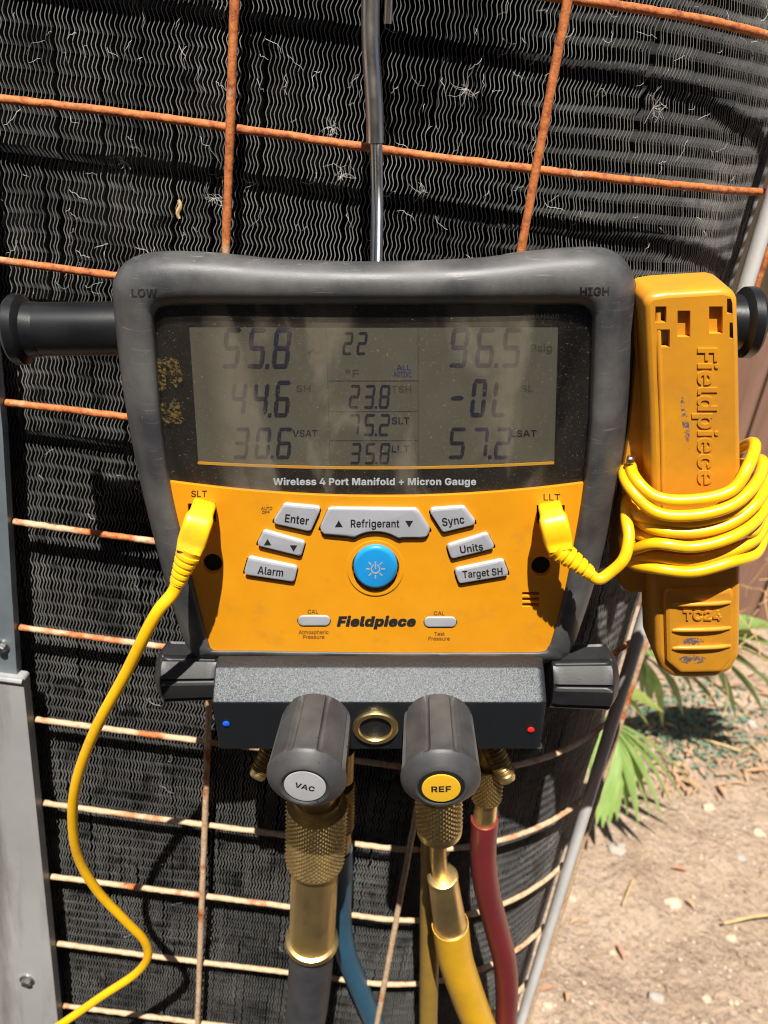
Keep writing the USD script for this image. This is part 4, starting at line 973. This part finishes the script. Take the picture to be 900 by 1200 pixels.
# ------------------------------------------------------------------ fence, plants and litter on the ground
fy = 1.72
for k in range(18):
    x0 = .30 + k * .152
    if k == 0:
        fe = thing('wooden_fence', 'low brown painted board fence at the right edge behind the clamp', 'fence', (.3, fy, 0))
    t = trimesh.creation.box((.146, .02, .66)); t.apply_translation((x0 - .3 + .073, rng.uniform(-.002, .002), .33 + .01))
    obj('board', t, 'fence_wood', fe, smooth=30)
t = trimesh.creation.box((2.74, .05, .05)); t.apply_translation((1.37, .04, .45)); obj('rail', t, 'fence_wood', fe)
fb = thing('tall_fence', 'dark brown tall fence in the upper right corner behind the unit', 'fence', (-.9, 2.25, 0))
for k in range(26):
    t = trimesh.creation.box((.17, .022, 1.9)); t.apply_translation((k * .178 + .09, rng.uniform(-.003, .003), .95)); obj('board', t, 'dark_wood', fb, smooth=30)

def blade(a, b, w, sag=0.0, fold=.35, nseg=9, up=np.array([0, 0, 1.0]), tipw=.05, base=.35):
    a, b = np.asarray(a, float), np.asarray(b, float); tt = np.linspace(0, 1, nseg)
    c = a + (b - a) * tt[:, None]; c[:, 2] += sag * (tt - tt ** 2) * 4
    ax = (b - a) / np.linalg.norm(b - a); sd = np.cross(ax, up); sd /= np.linalg.norm(sd); nr = np.cross(sd, ax)
    wd = w * np.where(tt < .45, base + (1 - base) * tt / .45, 1 - (1 - tipw) * ((tt - .45) / .55) ** 1.5) / 2
    Lp = c + sd * wd[:, None] + nr * (wd * fold)[:, None]; Rp = c - sd * wd[:, None] + nr * (wd * fold)[:, None]
    v = np.vstack([Lp, c, Rp]); i = np.arange(nseg - 1)
    f = np.vstack([np.stack([i, i + nseg, i + nseg + 1, i + 1], -1), np.stack([i + nseg, i + 2 * nseg, i + 2 * nseg + 1, i + nseg + 1], -1)])
    return tm(v, f)
def frond(label, hub, z0, blades, mats, stalk):
    hp = G(*hub, z0)
    th_ = thing('palm_frond', label, 'palm frond', hp)
    for k, (px, py, z1, w, sag) in enumerate(blades):
        st = hp + (G(px, py, z1) - hp) * .06
        obj('leaflet', blade(st - hp, G(px, py, z1) - hp, w, sag), mats[k % len(mats)], th_, smooth=True)
    base = np.array([stalk[0], stalk[1], gz(stalk[0], stalk[1]) - .02])
    obj('stalk', tube(spline([np.zeros(3), (base - hp) * .5 + np.array([0, 0, .03]), base - hp], 14), .004, 8), 'palm_leaf', th_, smooth=60)
    return hp
frond('bright green fan palm frond low against the lower right of the unit', (714, 842), .25,
      [(688, 944, .15, .026, .01), (692, 958, .145, .028, .01), (699, 966, .14, .030, .01), (706, 970, .135, .030, .01), (714, 967, .13, .030, .01), (723, 962, .125, .028, .01), (735, 956, .12, .026, .01), (748, 968, .12, .024, .01), (762, 960, .11, .024, .01), (778, 966, .11, .022, .012), (792, 956, .10, .022, .015), (808, 950, .09, .020, .015), (818, 930, .09, .018, .015)],
      ['palm_leaf'], (.30, 1.15))
frond('green fan palm frond spreading out below the clamp at the right', (742, 760), .30,
      [(800, 838, .10, .034, .02), (776, 850, .10, .030, .02), (842, 832, .09, .036, .02), (812, 812, .12, .028, .02), (760, 836, .14, .030, .02), (870, 835, .10, .034, .02), (752, 822, .16, .016, .01)],
      ['palm_leaf_dark', 'palm_leaf'], (.46, 1.45))
frond('pale yellow green palm leaf half hidden behind the right side knob', (728, 812), .22, [(778, 835, .17, .050, .0), (760, 850, .16, .028, .0)], ['palm_leaf_pale'], (.36, 1.22))
frond('soft green palm frond against the fence right of the clamp', (800, 745), .34,
      [(925, 772, .24, .050, .02), (930, 800, .20, .050, .02), (925, 830, .16, .044, .02), (895, 838, .14, .040, .02), (928, 745, .28, .044, .02), (862, 842, .14, .036, .02)],
      ['palm_leaf', 'palm_leaf_dark'], (.66, 1.62))
fib = []
for k in range(26):
    px, py = rng.uniform(840, 905), rng.uniform(650, 790); z_ = rng.uniform(.15, .45)
    a = G(px, py, z_); pts = [a]
    d_ = rng.normal(0, 1, 3); d_ /= np.linalg.norm(d_)
    for q in range(5):
        d_ = d_ + rng.normal(0, .35, 3); d_ /= np.linalg.norm(d_); pts.append(pts[-1] + d_ * .022)
    fib.append(tube(spline(pts, 12), .0008, 5, cap=False))
tag(obj('palm_fibres', fib, 'straw', smooth=True), 'thin curly dry palm fibres at the right edge by the fence', 'fibres', kind='stuff')

cov = []
for k in range(1300):
    px = rng.normal(800, 50); py = 848 + rng.normal(0, 27) + (px - 790) * .12
    if not (735 < px < 905 and 790 < py < 915): continue
    p_ = G(px, py, 0); p_[2] = gz(p_[0], p_[1]) + rng.uniform(.001, .012)
    a = rng.uniform(0, 6.28); ln = rng.uniform(.006, .016)
    e = p_ + np.array([math.cos(a) * ln, math.sin(a) * ln, rng.uniform(-.003, .006)])
    cov.append(blade(p_, e, ln * .5, .001, nseg=3))
tag(obj('ground_cover', cov, 'green_cover', smooth=False), 'bluish green low ground cover on the dirt below the clamp', 'ground cover', kind='stuff')

def stone(r, seed, flat=.6):
    t = trimesh.creation.icosphere(subdivisions=2, radius=1.0); v = t.vertices
    v = np.round(v * 1.6 + .25 * np.sin(seed)) / 1.6 * .35 + v * .65
    v = v * (0.55 + .9 * meshkit.fbm(v * 1.7 + seed, 3, seed))[:, None] * np.array([1, .75, flat]) * r
    return trimesh.Trimesh(v, t.faces, process=False)
spec = [(790, 1058, .016, 'pebble_pale', 'cream pebble, largest on the open dirt right of the red hose'), (858, 1097, .010, 'pebble_pale', 'small cream pebble above the dry twig end'), (888, 978, .012, 'pebble_pale', 'pale flat pebble at the right edge on the dirt'),
        (830, 947, .013, 'pebble_pale', 'whitish pebble just beyond the tips of the bright palm frond'), (880, 846, .020, 'pebble_grey', 'grey flat stone at the right edge beside the green ground cover'), (770, 1168, .013, 'pebble_grey', 'grey stone flush with the dirt near the bottom edge'),
        (642, 1178, .010, 'pebble_pale', 'small pale pebble close to the bottom of the corner post'), (722, 1000, .018, 'pebble_grey', 'grey stone in the shadow under the palm frond'), (868, 1008, .012, 'pebble_grey', 'dull grey pebble right of the palm leaf shadows'), (672, 1053, .007, 'pebble_pale', 'tiny pale pebble nearest the corner post'),
        (828, 1170, .008, 'pebble_pale', 'tiny round pebble by the bottom right of the dirt')]
for px, py, r, mt, lab in spec:
    p_ = G(px, py, 0); p_[2] = gz(p_[0], p_[1]) + r * .05; r *= .85
    t = stone(r, int(px)); t.apply_translation(p_); tag(obj('pebble', t, mt, smooth=True), lab, 'pebble')
small = []
for k in range(420):
    px, py = rng.uniform(600, 915), rng.uniform(860, 1215)
    p_ = G(px, py, 0); r = rng.uniform(.0010, .0036) * (1 if rng.random() < .85 else 1.6); p_[2] = gz(p_[0], p_[1]) + r * .2
    t = trimesh.creation.icosphere(subdivisions=1, radius=r); t.vertices = t.vertices * rng.uniform(.6, 1.2, 3) * np.array([1, 1, .7]); t.apply_translation(p_); small.append(t)
half = len(small) // 3
tag(obj('gravel', small[:half], 'pebble_pale', smooth=True), 'scattered tiny pale gravel bits in the dirt', 'gravel', kind='stuff')
tag(obj('dirt_crumbs', small[half:], 'dry_earth', smooth=True), 'small clods of the brown dirt', 'dirt', kind='stuff')
gb_ = []
for k in range(2600):
    px, py = rng.uniform(600, 915), rng.uniform(830, 1215)
    p_ = G(px, py, 0); r = rng.uniform(.0007, .0024); p_[2] = gz(p_[0], p_[1]) + r * .1
    t = trimesh.creation.icosahedron(); t.vertices = t.vertices * rng.uniform(.5, 1.3, (12, 3)) * r * np.array([1.2, 1, .6]); t.apply_translation(p_); gb_.append(t)
tag(obj('grit', gb_[:900], 'pebble_grey', smooth=False), 'fine dull grit strewn over the dirt', 'grit', kind='stuff')
tag(obj('soil_grains', gb_[900:], 'dry_earth', smooth=False), 'loose grains of the dry soil', 'soil', kind='stuff')
for px, py, L_, ang_, mt, lab in ((732, 1124, .032, 1.9, 'red_leaf', 'slim red brown leaf on the bare dirt, middle right'), (632, 1165, .030, .3, 'red_leaf', 'red brown leaf lying near the bottom of the corner post'), (662, 1182, .022, 1.5, 'dead_leaf', 'curled tan pink leaf near the bottom edge right of the post'),
                              (785, 1020, .034, -.2, 'red_leaf', 'dark red leaf on the dirt above the largest pebble'), (898, 893, .034, .4, 'red_leaf', 'rust coloured leaf at the right edge below the grey stone'), (815, 1068, .030, 2.2, 'dead_leaf', 'tan sliver of leaf just right of the largest pebble'), (795, 918, .055, -.6, 'dead_leaf', 'pale dry leaf beyond the bright frond tips'), (668, 1080, .028, .5, 'dead_leaf', 'yellowish dry leaf sliver right of the post')):
    p_ = G(px, py, 0); p_[2] = gz(p_[0], p_[1]) + .006
    L_ *= .72; e = p_ + np.array([math.cos(ang_) * L_, math.sin(ang_) * L_, .002])
    tag(obj('fallen_leaf', blade(p_, e, L_ * .32, .004, base=.15), mt, smooth=True), lab, 'leaf')
lit = []
for k in range(260):
    px, py = rng.uniform(740, 910), rng.uniform(790, 930)
    p_ = G(px, py, 0); p_[2] = gz(p_[0], p_[1]) + rng.uniform(.003, .012); a = rng.uniform(0, 6.28); ln = rng.uniform(.01, .035)
    lit.append(blade(p_, p_ + np.array([math.cos(a) * ln, math.sin(a) * ln, rng.uniform(-.002, .006)]), ln * rng.uniform(.12, .3), .003, nseg=4))
tag(obj('leaf_litter', lit, 'dead_leaf', smooth=True), 'dry tan leaf litter by the foot of the fence', 'leaf litter', kind='stuff')
for pa, pb, lab, r in (((848, 1082), (915, 1071), 'long thin pale twig lying at the right edge of the dirt', .0020), ((800, 862), (868, 880), 'thin straw coloured twig across the green ground cover', .0018), ((730, 1060), (742, 1030), 'short bent twig on the dirt left of the largest pebble', .0012)):
    a, b = G(*pa, .012), G(*pb, .012)
    tag(obj('twig', tube(spline([a, (a + b) / 2 + np.array([0, 0, .004]), b], 10), r, 6), 'straw', smooth=60), lab, 'twig')
